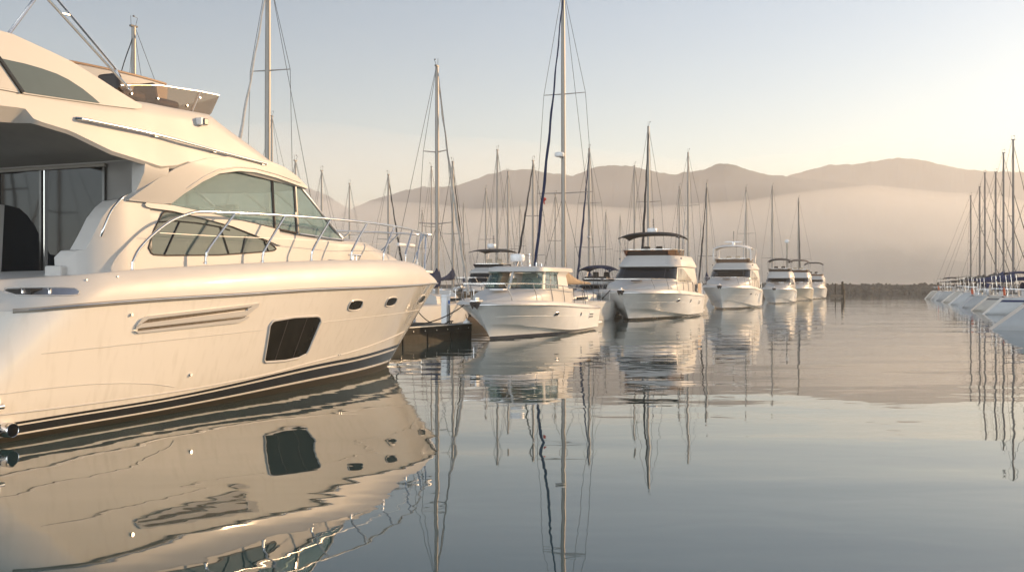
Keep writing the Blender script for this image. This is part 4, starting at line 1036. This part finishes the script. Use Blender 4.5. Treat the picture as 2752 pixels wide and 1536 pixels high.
# ------------------------------------------------------------------ sailing yachts (x forward, mast foot at the origin, y to port)
SPLAN2 = [(0, .52), (.2, .86), (.42, 1), (.6, .92), (.78, .64), (.9, .33), (1, 0)]
SPLAN = [(0, .74), (.2, .90), (.42, 1), (.6, .92), (.78, .64), (.9, .33), (1, 0)]
HULLG = mat('shade_grey_hull', (.25, .26, .26), .35, coat=.3, var=.08)  # white hulls darkened: shade on their near side is in the colour
def sailboat(name, label, px, d, psi, top, L=10.5, B=3.3, fb=1.15, spread=((.52, 1.0),), furl=None, furl_r=.075, cover=NAVY, mast=ALU, r=.085, hullm=GEL2, stripe=None, group=None, extra=None, boom=True,
             rev=0.0, stern=False, buoy=True, rake=0.0, lod=0, coach=True, bz=1.1):
    """top: photo row of the masthead; psi: bow heading, degrees from straight towards the camera, positive to the photo's left"""
    H = EYE + (HYP - top) / FPX * d
    T = thing(name, label, 'sailing yacht', at(px, d), R(270 - psi), group)
    xs, xb = -.57 * L, .43 * L
    fn = lambda u, t: (xs + u * L * (.90 + .10 * t) + .06 * L * (1 - t) * (1 - u), ip(u, SPLAN if not rev else SPLAN2) * B / 2 * (.80 + .20 * max(0, t) ** .8) * (1 - .25 * (1 - t) * u), t * (fb * (1 + .18 * u ** 2)))
    if rev:
        f0 = fn
        fn = lambda u, t: (xs + rev * t + u * (L * (.90 + .10 * t) - rev * t), *f0(u, t)[1:])
    hb = MB()
    for sd_ in (1, -1):
        rows = []
        for i in range(25):
            u = i / 24; col = []
            x, v, z = fn(u, 0); col.append((x, 0, -.45)); col.append((x, sd_ * v * .8, -.2))
            for k in range(9):
                x, v, z = fn(u, k / 8)
                col.append((x, sd_ * v, z))
            if i == 0: rows.append([(p[0], 0, p[2]) for p in col])
            rows.append(col)
        hb.loft(rows, fm=lambda i, j: 1 if j < 2 else (2 if j == 8 and i > 0 else 0))
    st = stripe or hullm
    hb.obj('hull', [hullm, ANTIF, st], T, smooth=40)
    dk = MB()
    rows = []
    for i in range(21):
        u = i / 20
        x, v, z = fn(u, 1); rows.append([(x, -v - .01, z), (x, -v + .05, z + .05), (x, -v * .85, z + .03), (x, 0, z + .10), (x, v * .85, z + .03), (x, v - .05, z + .05), (x, v + .01, z)])
    dk.loft(rows); dk.obj('deck', DECK, T, smooth=40)
    if coach:
        rows = []
        for i in range(15):
            q = i / 14; x = -.22 * L + .46 * L * q; hgt = .46 * (1 - q ** 2.4) + .04; wd = B * .32 * (1 - .55 * q ** 1.6)
            rows.append([(x, -wd, fb), (x, -wd * .93, fb + hgt * .9), (x, -wd * .7, fb + hgt + .05), (x, 0, fb + hgt + .12), (x, wd * .7, fb + hgt + .05), (x, wd * .93, fb + hgt * .9), (x, wd, fb)])
        cm = MB().loft(rows)
        cm.add(rows[0], [tuple(range(7))]); cr = cm.obj('coach_roof', DECK, T, smooth=40)
        for sd_ in (1, -1):
            MB().box((.0 * L, sd_ * (B * .305), fb + .27), (1.9, .03, .15), rz=-sd_ * .035).obj('cabin_window', DGLASS, cr, bevel=.01)
    foot = fb + .35
    rk = lambda z: -rake * (z - foot)
    m_ = MB().tube([(rk(foot + (H - foot) * k / 10), 0, foot + (H - foot) * k / 10) for k in range(11)], [r] * 8 + [r * .94, r * .88, r * .8], 10).obj('mast', mast, T, smooth=60)
    hd = MB()
    hd.box((rk(H), 0, H + .03), (.34, .12, .07)); hd.tube([(rk(H) + .12, 0, H), (rk(H) + .14, 0, H + .45)], .011, 4); hd.tube([(rk(H) - .1, .0, H + .05), (rk(H) - .12, .1, H + .38), (rk(H) + .12, .16, H + .40)], .012, 4)
    hd.lathe([(0, 0), (.045, .01), (.045, .06), (0, .08)], (rk(H) + .12, .16, H + .37), 6)
    hd.obj('wind_vane', WIRE, m_, smooth=0)
    for f_, hw in spread:
        z = foot + (H - foot) * f_
        sp = MB()
        for s_ in (1, -1): sp.tube([(rk(z), 0, z), (rk(z) - .22, s_ * hw, z + .06)], [.035, .022], 6)
        sp.obj('spreader', mast, m_)
    # standing rigging
    zt = H - .15; xm = rk(H)
    def wire(pts, nm='shroud', rad=.0135): MB().tube(pts, rad, 4).obj(nm, WIRE, T, smooth=0)
    for s_ in (1, -1):
        pts = [(-.25, s_ * B * .46, fb + .05)]
        for f_, hw in spread: z = foot + (H - foot) * f_; pts.append((rk(z) - .22, s_ * hw, z + .06))
        wire(pts + [(xm, s_ * .05, zt)])
        if not lod:
            z = foot + (H - foot) * (spread[0][0] - .01) if spread else H * .6
            wire([(.35, s_ * B * .44, fb + .05), (rk(z), s_ * .05, z)])
    wire([(xs + .15 + rev, 0, fb + .05), (xm - .1, 0, zt + .1)], 'backstay')
    if furl is None: wire([(xb - .1, 0, fb * 1.2), (xm + .05, 0, zt)], 'forestay')
    else:
        a, b = Vector((xb - .25, 0, fb * 1.2 + .25)), Vector((xm + .06, 0, H * .965))
        pts, rad = [], []
        for k in range(31):
            q = k / 30
            p = a.lerp(b, q); p.x -= .12 * math.sin(q * math.pi); p.y += .02 * math.sin(q * 40)
            pts.append(p); rad.append(furl_r * (.75 + .45 * math.sin(min(1, q * 1.4) * math.pi * .9) + .10 * math.sin(q * 55)) * (1 - .55 * q))
        MB().tube(pts, rad, 8).obj('furled_headsail', furl, T)
    if boom:
        zb_ = foot + bz; bl = .40 * L
        bo = MB().tube([(-.12, 0, zb_), (-bl, 0, zb_ + .02)], .06, 8).obj('boom', mast, T)
        if cover is not None:
            rows = []
            for k in range(25):
                q = k / 24; x = .12 - (bl + .1) * q
                hh = (.85 * (1 - q) ** 3.0 + .30 * (1 - .45 * q)) * (1 + .05 * math.sin(k * 1.9)); wd = .17 * (1 - .35 * q) * (1 + .12 * math.sin(k * 2.7))
                if k == 24: hh *= .3; wd *= .4
                rows.append([(x + .02 * math.sin(j + k), wd * math.cos(2 * math.pi * j / 12) * (1 - .45 * max(0, math.sin(2 * math.pi * j / 12))), zb_ - .06 + hh * .5 + hh * .5 * math.sin(2 * math.pi * j / 12)) for j in range(12)])
            MB().loft(rows, ring=True, caps=True).obj('sail_cover', cover, bo, smooth=60)
    # pulpit and pushpit
    for nm, x0, x1 in (('pulpit', xb - .9, xb - .05), ('pushpit', xs + .12 + rev, xs + 1.3 + rev)):
        if lod > 1: break
        if nm == 'pulpit': pts = [(x0, -.55, fb * 1.15), (x0 + .05, -.55, fb * 1.15 + .6), (x1, -.10, fb * 1.2 + .62), (x1 + .1, 0, fb * 1.2 + .62), (x1, .10, fb * 1.2 + .62), (x0 + .05, .55, fb * 1.15 + .6), (x0, .55, fb * 1.15)]
        else: pts = [(x1, -B * .40, fb), (x1 - .02, -B * .41, fb + .62), (x0, -B * .33, fb + .64), (x0, B * .33, fb + .64), (x1 - .02, B * .41, fb + .62), (x1, B * .40, fb)]
        MB().tube(pts, .016, 5).obj(nm, CHROME, T)
    if not lod:
        for s_ in (1, -1):
            mb = MB().tube([(xs + 1.4 + rev, s_ * B * .42, fb + .6), (0, s_ * B * .485, fb + .62), (xb - 1.0, s_ * .62, fb * 1.15 + .6)], .006, 4)
            for q in (.3, .45, .62, .78): x, v, z = fn(q, 1); mb.tube([(x, s_ * (v - .06), z), (x, s_ * (v - .06), z + .6)], .012, 4)
            mb.obj('lifeline', STEEL, T, smooth=0)
    if stern:
        if buoy: mb = MB().tube([(xs + .25 + rev, .75, fb + .15), (xs + .2 + rev, .75, fb + .62), (xs + .2 + rev, .95, fb + .72), (xs + .2 + rev, 1.12, fb + .6), (xs + .25 + rev, 1.12, fb + .15)], .06, 8)
        if buoy: mb.obj('lifebuoy', ORANGE, T)
        sp = MB().tube([(-.20 * L, -B * .36, fb), (-.19 * L, -B * .34, fb + .95), (-.19 * L, 0, fb + 1.15), (-.19 * L, B * .34, fb + .95), (-.20 * L, B * .36, fb)], .02, 5)
        rows = []
        for k in range(7):
            q = k / 6; x = -.04 * L - .16 * L * q
            rows.append([(x, B * .36 * math.sin(a) * (1 - .1 * (1 - q)), fb + .42 + (.75 * q ** .6) * math.cos(a) ** .7) for a in [-1.5 + 3.0 * j / 10 for j in range(11)]])
        sp.loft(rows); sp.obj('sprayhood', stern, T)
        MB().lathe([(.0, -.02), (.42, -.02), (.42, .02), (0, .02)], (xs + 1.6 + rev, 0, fb + .65), 20, axis='x').obj('steering_wheel', STEEL, T)
        if (int(abs(px)) % 3) != 1:
            ar = MB()
            for q in (0, .35): ar.tube([(xs + .5 + rev + q, -B * .33, fb), (xs + .35 + rev + q, -B * .34, fb + 1.7), (xs + .35 + rev + q, B * .34, fb + 1.7), (xs + .5 + rev + q, B * .33, fb)], .022, 6)
            ar.obj('stern_arch', CHROME, T)
            if int(abs(px)) % 2: MB().box((xs + .5 + rev, 0, fb + 1.78), (.9, 1.5, .04)).obj('solar_panel', BLACK, T)
            else:
                rows = [[(xs + .2 + rev + 1.9 * i / 6, B * .36 * c, fb + 1.72 + .14 * (1 - c * c) + .10 * math.sin(math.pi * i / 6)) for c in (-1, -.7, -.35, 0, .35, .7, 1)] for i in range(7)]
                MB().loft(rows).loft([[(x, y, z - .03) for x, y, z in r] for r in rows]).obj('bimini', stern, T)
        MB().tube([(xs + .3 + rev, -B * .2, fb + .3), (xs + .25 + rev, -B * .2, fb + 2.0)], .015, 5).obj('flag_staff', WIRE, T)
        MB().box((-.1 * L, 0, fb + .62), (1.0, B * .5, .35), top=(.8, .9)).obj('deck_bag', stern, T, bevel=.1)
        MB().box((xs + .55 + rev, -B * .28, fb + .55), (.16, .30, .5)).obj('outboard_motor', BLACK, T, bevel=.04)
    if extra: extra(T, H, foot, fb, rk, m_)
    return T
K2 = K_
def mast_px(dx): return dx * K2
def ex_radar(frac, side=1):
    def f(T, H, foot, fb, rk, m_):
        z = foot + (H - foot) * frac
        MB().lathe([(0, 0), (.24, .02), (.28, .08), (.28, .20), (.22, .26), (0, .27)], (.38, side * .12, z), 16).obj('radar_dome', PLAST, T)
        MB().tube([(0, 0, z - .08), (.38, side * .12, z)], .035, 5).obj('radar_bracket', STEEL, T)
    return f
def ex_ball(frac, rr=.16):
    def f(T, H, foot, fb, rk, m_):
        z = foot + (H - foot) * frac
        MB().lathe([(0, -rr), (rr * .7, -rr * .7), (rr, 0), (rr * .7, rr * .7), (0, rr)], (.14, 0, z), 12).obj('radar_reflector', STEEL, T)
    return f
def ex_flag(frac, m, y, w=.35, hgt=.9):
    def f(T, H, foot, fb, rk, m_):
        z = foot + (H - foot) * frac; mb = MB(); rows = []
        for k in range(6):
            q = k / 5; rows.append([(-.2 - .05 * q + .03 * math.sin(k), y + .03 * math.sin(k * 1.3), z - hgt * q * .2), (-.2 - w * (1 - q * .5) * (1 - q) - .02, y + .08 * math.sin(k * 1.7) + .04, z - hgt * q)])
        mb.loft(rows); mb.obj('pennant', m, T, bevel=0)
    return f
def both(*fs):
    def f(*a):
        for g in fs: g(*a)
    return f
SB = 'sailing_yacht'
G1 = 'sailing yachts moored behind the cruisers'
Y0 = lambda y: y * K2
sailboat(SB, 'sailing yacht with instruments on its stout masthead, rising above the near flybridge', mast_px(336), 42, 32, Y0(68), spread=((.55, .9),), furl=CHAR, furl_r=.05, r=.11, group=G1)
sailboat(SB, 'thick-masted sailing yacht with a long pale furled headsail behind the near yacht', mast_px(672), 46, 14, Y0(-70), L=12.5, B=3.8, spread=((.36, 1.15), (.70, 1.02)), furl=PALEC, furl_r=.085, r=.135, group=G1,
         extra=lambda T, H, foot, fb, rk, m_: MB().box((.16, .12, 7.6), (.16, .16, .3)).obj('deck_light', BLACK, T, bevel=.02), rake=.006)
sailboat(SB, 'small sailing yacht with one long crossbar, just right of the thick mast', mast_px(684), 84, 10, Y0(293), L=9, spread=((.33, 2.4),), r=.09, group=G1, lod=1)
sailboat(SB, 'sailing yacht showing only a stub of mast above the near windscreen', mast_px(743), 75, 20, Y0(405), L=9, r=.08, group=G1, lod=1)
sailboat(SB, 'sailing yacht with a slim mast just right of the near windscreen pillar', mast_px(809), 90, 20, Y0(430), r=.085, group=G1, lod=1)
sailboat(SB, 'sailing yacht with a low mast against the notch between the hills', mast_px(879), 112, 20, Y0(462), L=9.5, r=.09, group=G1, lod=1)
sailboat(SB, 'sailing yacht with a dark furled jib sloping right, seen through the near bow rail', mast_px(977), 90, 197, Y0(440), furl=CHAR, furl_r=.10, r=.10, spread=((.45, 1.0),), group=G1, lod=1)
sailboat(SB, 'sailing yacht with a faint thin mast left of the tall twin-spreader mast', mast_px(1086), 100, 160, Y0(420), r=.075, group=G1, rake=-.012, lod=1)
sailboat(SB, 'sailing yacht with twin spreaders, grey furled jib and navy boom cover beside the dock', mast_px(1100), 52, 199, Y0(168), L=11, spread=((.32, .95), (.63, .68)), furl=PALEC, furl_r=.085, r=.105, cover=NAVY, group=G1, rake=.004, bz=.55)
sailboat(SB, 'sailing yacht with a black furled jib running down to the trawler\'s canopy', mast_px(1139), 85, 195, Y0(408), furl=BLACK, furl_r=.09, r=.11, spread=((.45, 1.0),), group=G1, lod=1)
sailboat(SB, 'sailing yacht with a short mast straight above the trawler', mast_px(1222), 124, 20, Y0(475), r=.10, spread=((.5, 1.1),), group=G1, lod=1)
sailboat(SB, 'sailing yacht with a tall bare mast above the trawler\'s canopy', mast_px(1251), 93, 20, Y0(378), r=.10, spread=((.3, .9),), group=G1, lod=1)
sailboat(SB, 'sailing yacht with mid-height mast just right of the trawler\'s tall bare one', mast_px(1278), 108, 196, Y0(433), r=.11, furl=PALEC, furl_r=.06, spread=((.35, 1.3),), group=G1, lod=1)
sailboat(SB, 'sailing yacht with a dark furled jib leaning left above the cabin cruiser\'s windscreen', mast_px(1341), 90, 26, Y0(405), furl=CHAR, furl_r=.11, r=.11, spread=((.28, 1.1), (.58, 1.0)), group=G1, lod=1)
sailboat(SB, 'tallest sailing yacht, with navy furled headsail and beige boom cover, behind the cabin cruiser', mast_px(1418), 57, 22, Y0(-30), L=12.5, B=3.7, spread=((.335, 1.68), (.655, 1.26)), furl=NAVY, furl_r=.088, r=.125, cover=BEIGE, group=G1, rake=-.007,
         extra=both(ex_radar(.45, -1), ex_flag(.325, RED, -1.3, .22, .55)), bz=.75)
sailboat(SB, 'sailing yacht with a thin plain mast between the navy headsail and the tallest mast', mast_px(1397), 110, 20, Y0(490), r=.08, group=G1, lod=1)
sailboat(SB, 'sailing yacht with a navy furled jib leaning left, just right of the tallest mast', mast_px(1482), 98, 21, Y0(375), furl=NAVY, furl_r=.12, r=.12, spread=((.31, 1.6), (.62, 1.2)), group=G1, extra=ex_ball(.38), lod=1)
sailboat(SB, 'sailing yacht with a slender mast above the gap left of the amber-screened flybridge boat', mast_px(1596), 100, 20, Y0(418), r=.08, spread=((.45, .9),), group=G1, lod=1)
sailboat(SB, 'sailing yacht with a tall mast, ball reflector and dark jib, directly behind the dark bimini', mast_px(1631), 80, 16, Y0(320), furl=CHAR, furl_r=.10, r=.115, spread=((.55, 1.0),), group=G1, extra=ex_ball(.18, .22), lod=1)
sailboat(SB, 'sailing yacht with a short mast above the right end of the dark bimini', mast_px(1709), 120, 20, Y0(470), r=.09, group=G1, lod=1)
sailboat(SB, 'sailing yacht with a tall mast and crossbar just right of the dark bimini', mast_px(1731), 101, 20, Y0(385), r=.11, furl=PALEC, furl_r=.06, spread=((.62, 1.1),), group=G1, lod=1)
sailboat(SB, 'sailing yacht with a dark jib, between the two largest flybridge cruisers', mast_px(1778), 116, 24, Y0(462), r=.11, furl=CHAR, furl_r=.10, spread=((.32, 1.1),), group=G1, lod=1)
sailboat(SB, 'sailing yacht with a mast rising behind the hard-topped cruiser\'s radar', mast_px(1877), 132, 20, Y0(472), r=.11, furl=PALEC, furl_r=.08, spread=((.55, 1.2),), group=G1, lod=1)
sailboat(SB, 'sailing yacht with a bare mast and low spreaders, behind the third smallest cruiser', mast_px(1943), 152, 20, Y0(468), r=.14, spread=((.30, 1.6),), group=G1, lod=1)
sailboat(SB, 'rightmost sailing yacht of the cruiser side, with a dark jib close to its mast', mast_px(2009), 178, 12, Y0(498), r=.15, furl=CHAR, furl_r=.12, spread=((.32, 2.2),), group=G1, lod=1)
for lab, px_, d_, top_ in (('sailing yacht showing a thread-thin mast just inside the near bow rail\'s tip', 1062, 150, 530), ('sailing yacht with a thread-thin mast between the dock and the trawler', 1166, 165, 512),
                           ('sailing yacht with a thread-thin mast above the cabin cruiser\'s roof, left of its radar', 1308, 160, 520), ('sailing yacht with a thread-thin mast above the canvas-covered sport cruiser', 1524, 150, 535),
                           ('sailing yacht with a faint short mast left of the amber-screened flybridge boat', 1560, 170, 545)):
    sailboat(SB, lab, mast_px(px_), d_, 20, Y0(top_), L=9.5, r=.10, group=G1, lod=1)
# two more, out of frame to the left, mirrored in the saloon door
for lab, x, y, psi in (('cream sailing yacht out of frame to the left, mirrored in the saloon door', -34, 9.5, 60), ('white sailing yacht beyond the cream one out of frame to the left', -46, 3, 110)):
    o = sailboat(SB, lab, CXP, 40, psi, 200, L=10, spread=((.5, 1.0),), furl=PALEC, cover=BEIGE, lod=1); o.location = (x, y, 0)
# the row across the fairway: scooped sterns towards the water, bows to the quay
G2 = 'sailing yachts along the right quay'
RT = [('nearest right-quay yacht, only its white scooped stern in view', 2701, 48, -20, 300, 11.5, 3.7, BLUE, None),
      ('right-quay sailing yacht with royal blue sprayhood and sail cover, second from the camera', 2668, 73, -18, 330, 11.0, 3.5, BLUE, BLUE),
      ('right-quay yacht with a dark band under its deck edge, third from the camera', 2631, 83, -16, Y0(340), 10.5, 3.4, BLUE, BLACK),
      ('right-quay yacht with an orange lifebuoy and the tallest mast in view on that side', 2598, 95, -12, Y0(352), 10.5, 3.4, BLUE, None),
      ('right-quay yacht carrying the second tallest mast in view on that side', 2566, 109, -12, Y0(385), 10.0, 3.3, BLUE, None),
      ('charcoal-hooded right-quay yacht with its mast level with the hill crest, midway along', 2546, 124, -12, Y0(433), 10.0, 3.3, CHAR, None),
      ('right-quay yacht with a slim mast just left of the one level with the hill crest', 2527, 135, -12, Y0(435), 9.5, 3.2, CHAR, None),
      ('right-quay yacht with a thin short mast, second farthest of its row', 2514, 144, -12, Y0(470), 9.5, 3.2, CHAR, None),
      ('farthest right-quay yacht, at the tip of the row by the breakwater', 2498, 152, -12, Y0(492), 9.5, 3.2, CHAR, None)]
MPX = [None, None, None, 2723, 2697, 2676, 2647, 2633, 2609]
HULLS = [HULLG, mat('shade_pale_hull', (.33, .34, .34), .35, coat=.3, var=.1), mat('shade_cream_hull', (.34, .31, .26), .35, coat=.3, var=.1)]  # same painted-in shade, tone varied from boat to boat
rr_ = random.Random(11)
for kk, ((lab, px, d, phi, top, L, B, hood, stripe), mp) in enumerate(zip(RT, MPX)):
    phi += rr_.uniform(-4, 4)
    # the near corner of the transom stands at column px; bow heading phi degrees from due right, turned away from the camera
    c, s_ = math.cos(R(phi)), math.sin(R(phi)); hw_ = B * .22
    st = at(px, d) - Vector((s_ * hw_, -c * hw_, 0))
    g = .57 * L - .05 * L
    m0 = st + Vector((c, s_, 0)) * g
    if mp:                                              # slide the mast along the hull until it stands in its column
        k = mp - CXP; g = (k / FPX * st.y - st.x) / (c - k / FPX * s_); m0 = st + Vector((c, s_, 0)) * g; L = g / .52
    sailboat(SB, lab, CXP + m0.x / m0.y * FPX, m0.y, 270 - phi, top, L=L, B=B, fb=1.22 + rr_.uniform(-.14, .14), spread=((.5, .9),), furl=CHAR, furl_r=.05, cover=hood, r=.105 if d < 120 else .12, mast=ALUD,
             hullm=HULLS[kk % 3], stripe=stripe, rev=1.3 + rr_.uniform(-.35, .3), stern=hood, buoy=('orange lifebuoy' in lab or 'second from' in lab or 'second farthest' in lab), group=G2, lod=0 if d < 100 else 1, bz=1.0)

# ------------------------------------------------------------------ dock between the near yacht and the cabin cruiser
def dock():
    A, B_ = Vector((-4.15, 36.1, 0)), Vector((-1.7, 40.7, 0))
    e = (B_ - A).normalized(); ang = math.atan2(e.y, e.x); n = Vector((-e.y, e.x, 0))
    Lf, Wd, zt = 20.0, 5.0, .60
    DARKT2 = mat('shade_dark_fascia', (.026, .023, .018), .8, var=.5, scale=3, stretch=(2, 1, 1), bump=.008, spec=.1)  # shade on the dock face is put into this near-black colour
    T = thing('floating_dock', 'weathered timber dock with dark piles between the near yacht\'s bow and the cabin cruiser', 'dock', B_, ang)
    rnd = random.Random(2); pk = MB(); x = 0
    while x > -Lf:
        w_ = .145; pk.box((x - w_ / 2, Wd / 2, zt - .02 + rnd.uniform(-.004, .004)), (w_ - .012, Wd, .045)); x -= w_
    pk.obj('decking', TIMBER, T, smooth=0)
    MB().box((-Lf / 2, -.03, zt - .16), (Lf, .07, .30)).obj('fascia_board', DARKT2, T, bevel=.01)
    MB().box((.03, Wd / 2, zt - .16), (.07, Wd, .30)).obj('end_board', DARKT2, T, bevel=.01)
    MB().box((-Lf / 2, -.045, zt + .015), (Lf, .08, .035)).obj('edge_strip', STEEL, T)
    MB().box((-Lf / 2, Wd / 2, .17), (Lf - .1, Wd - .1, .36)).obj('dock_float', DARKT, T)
    bl = MB()
    for k in range(24): bl.lathe([(0, .0), (.022, 0), (.022, -.02), (0, -.025)], (-.3 - k * .8, -.075, zt - .15), 6, axis='y')
    bl.obj('bolt_row', STEEL, T)
    for k in range(12):
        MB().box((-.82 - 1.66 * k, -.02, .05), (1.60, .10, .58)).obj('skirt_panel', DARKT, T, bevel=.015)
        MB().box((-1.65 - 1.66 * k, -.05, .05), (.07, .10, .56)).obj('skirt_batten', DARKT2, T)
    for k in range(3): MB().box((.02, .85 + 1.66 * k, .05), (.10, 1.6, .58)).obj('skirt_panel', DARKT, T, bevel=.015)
    for x in (-1.0, -4.6):
        c = MB().tube([(x - .2, .35, zt + .12), (x + .2, .35, zt + .12)], .028, 6)
        for q in (-.07, .07): c.tube([(x + q, .35, zt), (x + q, .35, zt + .12)], .026, 6)
        c.obj('mooring_cleat', BLACK, T)
    W = lambda x, y, z=0: B_ + e * x + n * y + Vector((0, 0, z))
    p = W(-.3, 1.0, zt)
    t = thing('power_pedestal', 'white shore-power pedestal standing on the dock', 'power pedestal', p, ang)
    MB().box((0, 0, .55), (.30, .26, 1.1)).obj('cabinet', PLAST, t, bevel=.015)
    MB().box((0, 0, 1.14), (.36, .32, .08), top=(.7, .7)).obj('lid', PLAST, t, bevel=.015)
    MB().tube([(.0, -.15, .75), (.03, -.18, .5), (-.02, -.18, .2), (.02, -.16, .02)], .018, 6).obj('power_cable', BLACK, t)
    MB().box((.04, -.134, .88), (.12, .02, .14)).obj('socket_cover', SKYB, t, bevel=.01)
    t2 = thing('dock_box', 'low white dock locker beside the power pedestal', 'locker', W(-.5, 3.0, zt), ang)
    MB().box((0, 0, .22), (1.2, .55, .44)).obj('body', PLAST, t2, bevel=.02); MB().box((0, 0, .47), (1.24, .6, .06)).obj('lid', PLAST, t2, bevel=.02)
    f = W(.12, .25, 0)
    t3 = thing('fender', 'white cylinder fender hanging at the dock corner beside the cabin cruiser\'s bow', 'fender', (f.x, f.y, -.02))
    MB().lathe([(0, .0), (.03, .02), (.04, .08), (.13, .16), (.15, .25), (.15, .62), (.13, .70), (.04, .76), (.03, .82), (0, .83)], (0, 0, 0), 14).obj('bladder', PLAST, t3, smooth=60)
    MB().tube([(0, 0, .82), (-.05, .05, 1.0)], .012, 5).obj('lanyard', ROPE, t3)
    def rope(label, a, b, sag, r=.022):
        pts = []
        for k in range(21):
            q = k / 20; v = a.lerp(b, q); v.z -= sag * 4 * q * (1 - q); pts.append(v)
        tag(MB().tube(pts, r, 6).obj('mooring_rope', ROPE), label, 'rope', 'mooring ropes')
    cl_ = W(-4.6, .35, zt + .13)
    rope('dark mooring rope from the cabin cruiser\'s bow down to the dock cleat', Vector((-1.75, 39.4, 1.50)), cl_, .30)
    rope('slack dark rope from the dock\'s far cleat towards the white sailing yacht behind it', W(-1.0, .35, zt + .13), Vector((-4.6, 46.2, 1.3)), .45)
    rope('dark rope hanging from the dark-windscreened flybridge boat\'s bow towards the dock side', Vector((5.9, 59.9, 1.85)), Vector((3.9, 63.5, .1)), .25, .03)
    # coil at the cleat
    cm = MB()
    for k in range(4): cm.tube([(.20 * math.cos(a_) * (1 - .12 * k), .14 * math.sin(a_) * (1 - .12 * k), .03 + .035 * k) for a_ in [i * .4488 for i in range(14)]], .022, 5, closed=True)
    o = cm.obj('rope_coil', ROPE); o.location = W(-4.7, .35, zt + .01); tag(o, 'coil of dark rope heaped on the dock edge', 'rope coil')
dock()
def piles():
    for lab, px, d, h, r, cap in (('tall dark mooring pile standing past the end of the cruiser line', 2264, 158, 2.5, .2, False), ('slim mooring pile with a pale cap, left of the tall one at the line\'s end', 2245, 160, 2.4, .09, True)):
        o = thing('mooring_pile', lab, 'pile', at(px, d), 0)
        MB().tube([(0, 0, -1.0), (0, 0, h)], [r, r * .95], 12).obj('shaft', DARKT, o)
        MB().lathe([(r * 1.1, 0), (r * .9, .12), (0, .22)], (0, 0, h), 12).obj('cap', PLAST if cap else BLACK, o)
    t = thing('small_pontoon', 'low pontoon stub with short posts at the end of the cruiser line', 'pontoon', at(2250, 152), R(70))
    MB().box((0, 0, .38), (5, 1.8, .4)).obj('deck', TIMBER, t)
    for x in (-2.2, 0, 2.2): MB().tube([(x, -.95, -.8), (x, -.95, 1.5)], .12, 8).obj('post', DARKT, t)
    t = thing('light_pole', 'slim pole with a round lamp head rising behind the third smallest cruiser', 'light pole', at(2115, 140), 0)
    MB().tube([(0, 0, -1), (0, 0, 8.0)], .10, 8).obj('shaft', ALU, t)
    MB().lathe([(0, 0), (.28, .05), (.34, .25), (.22, .45), (0, .5)], (0, 0, 8.0), 12).obj('lamp_head', PLAST, t)
piles()
# ------------------------------------------------------------------ morning haze and the fog bank under the hills
def vol(name, dens, col, aniso):
    m = bpy.data.materials.new(name); m.use_nodes = True; t = m.node_tree
    for n in list(t.nodes):
        if n.type != 'OUTPUT_MATERIAL': t.nodes.remove(n)
    out = [n for n in t.nodes if n.type == 'OUTPUT_MATERIAL'][0]
    v = t.nodes.new('ShaderNodeVolumePrincipled')
    v.inputs['Color'].default_value = (*col, 1); v.inputs['Density'].default_value = dens; v.inputs['Anisotropy'].default_value = aniso
    t.links.new(v.outputs[0], out.inputs['Volume']); return m
HZ = MB().box((0, 800, 97), (5600, 2000, 202)).obj('haze', vol('haze_air', .00042, (1.0, .985, .945), .2), smooth=0)
tag(HZ, kind='stuff')
def bank(name, y0, hw, top, p, dens, seed, col=(1.0, .975, .92), wav=.22):
    prof = []
    for k in range(25):
        q = k / 24 * 2 - 1
        prof.append((y0 + hw * q, 1.0 + top * max(0, math.cos(q * math.pi / 2)) ** p))
    rows = []
    for i in range(121):
        x = -1500 + 3400 * i / 120
        k = 1 + wav * 2.2 * noise.fractal(Vector((x * .0035 + seed, seed, .5)), .9, 2.0, 4)
        rows.append([(x, y + 18 * math.sin(x * .004), 1.0 + (z - 1.0) * k) for y, z in prof])
    mb = MB().loft(rows)
    mb.loft([[(r[0][0], r[0][1], .6), (r[-1][0], r[-1][1], .6)] for r in rows])
    for i in range(120):
        a, b = rows[i], rows[i + 1]
        for e in (0, -1):
            mb.add([a[e], b[e], (b[e][0], b[e][1], .6), (a[e][0], a[e][1], .6)], [(0, 1, 2, 3)])
    for e in (0, -1):
        r = rows[e]; pts = list(r) + [(r[-1][0], r[-1][1], .6), (r[0][0], r[0][1], .6)]
        mb.add(pts, [tuple(range(len(pts)))])
    tag(mb.obj(name, vol(name + '_air', dens, col, .3), smooth=0), kind='stuff')
bank('fog_bank', 700, 175, 52, 4.4, .012, 1.0)
bank('valley_mist', 800, 150, 120, .9, .0022, 2.2, (.97, .985, 1.0), .08)
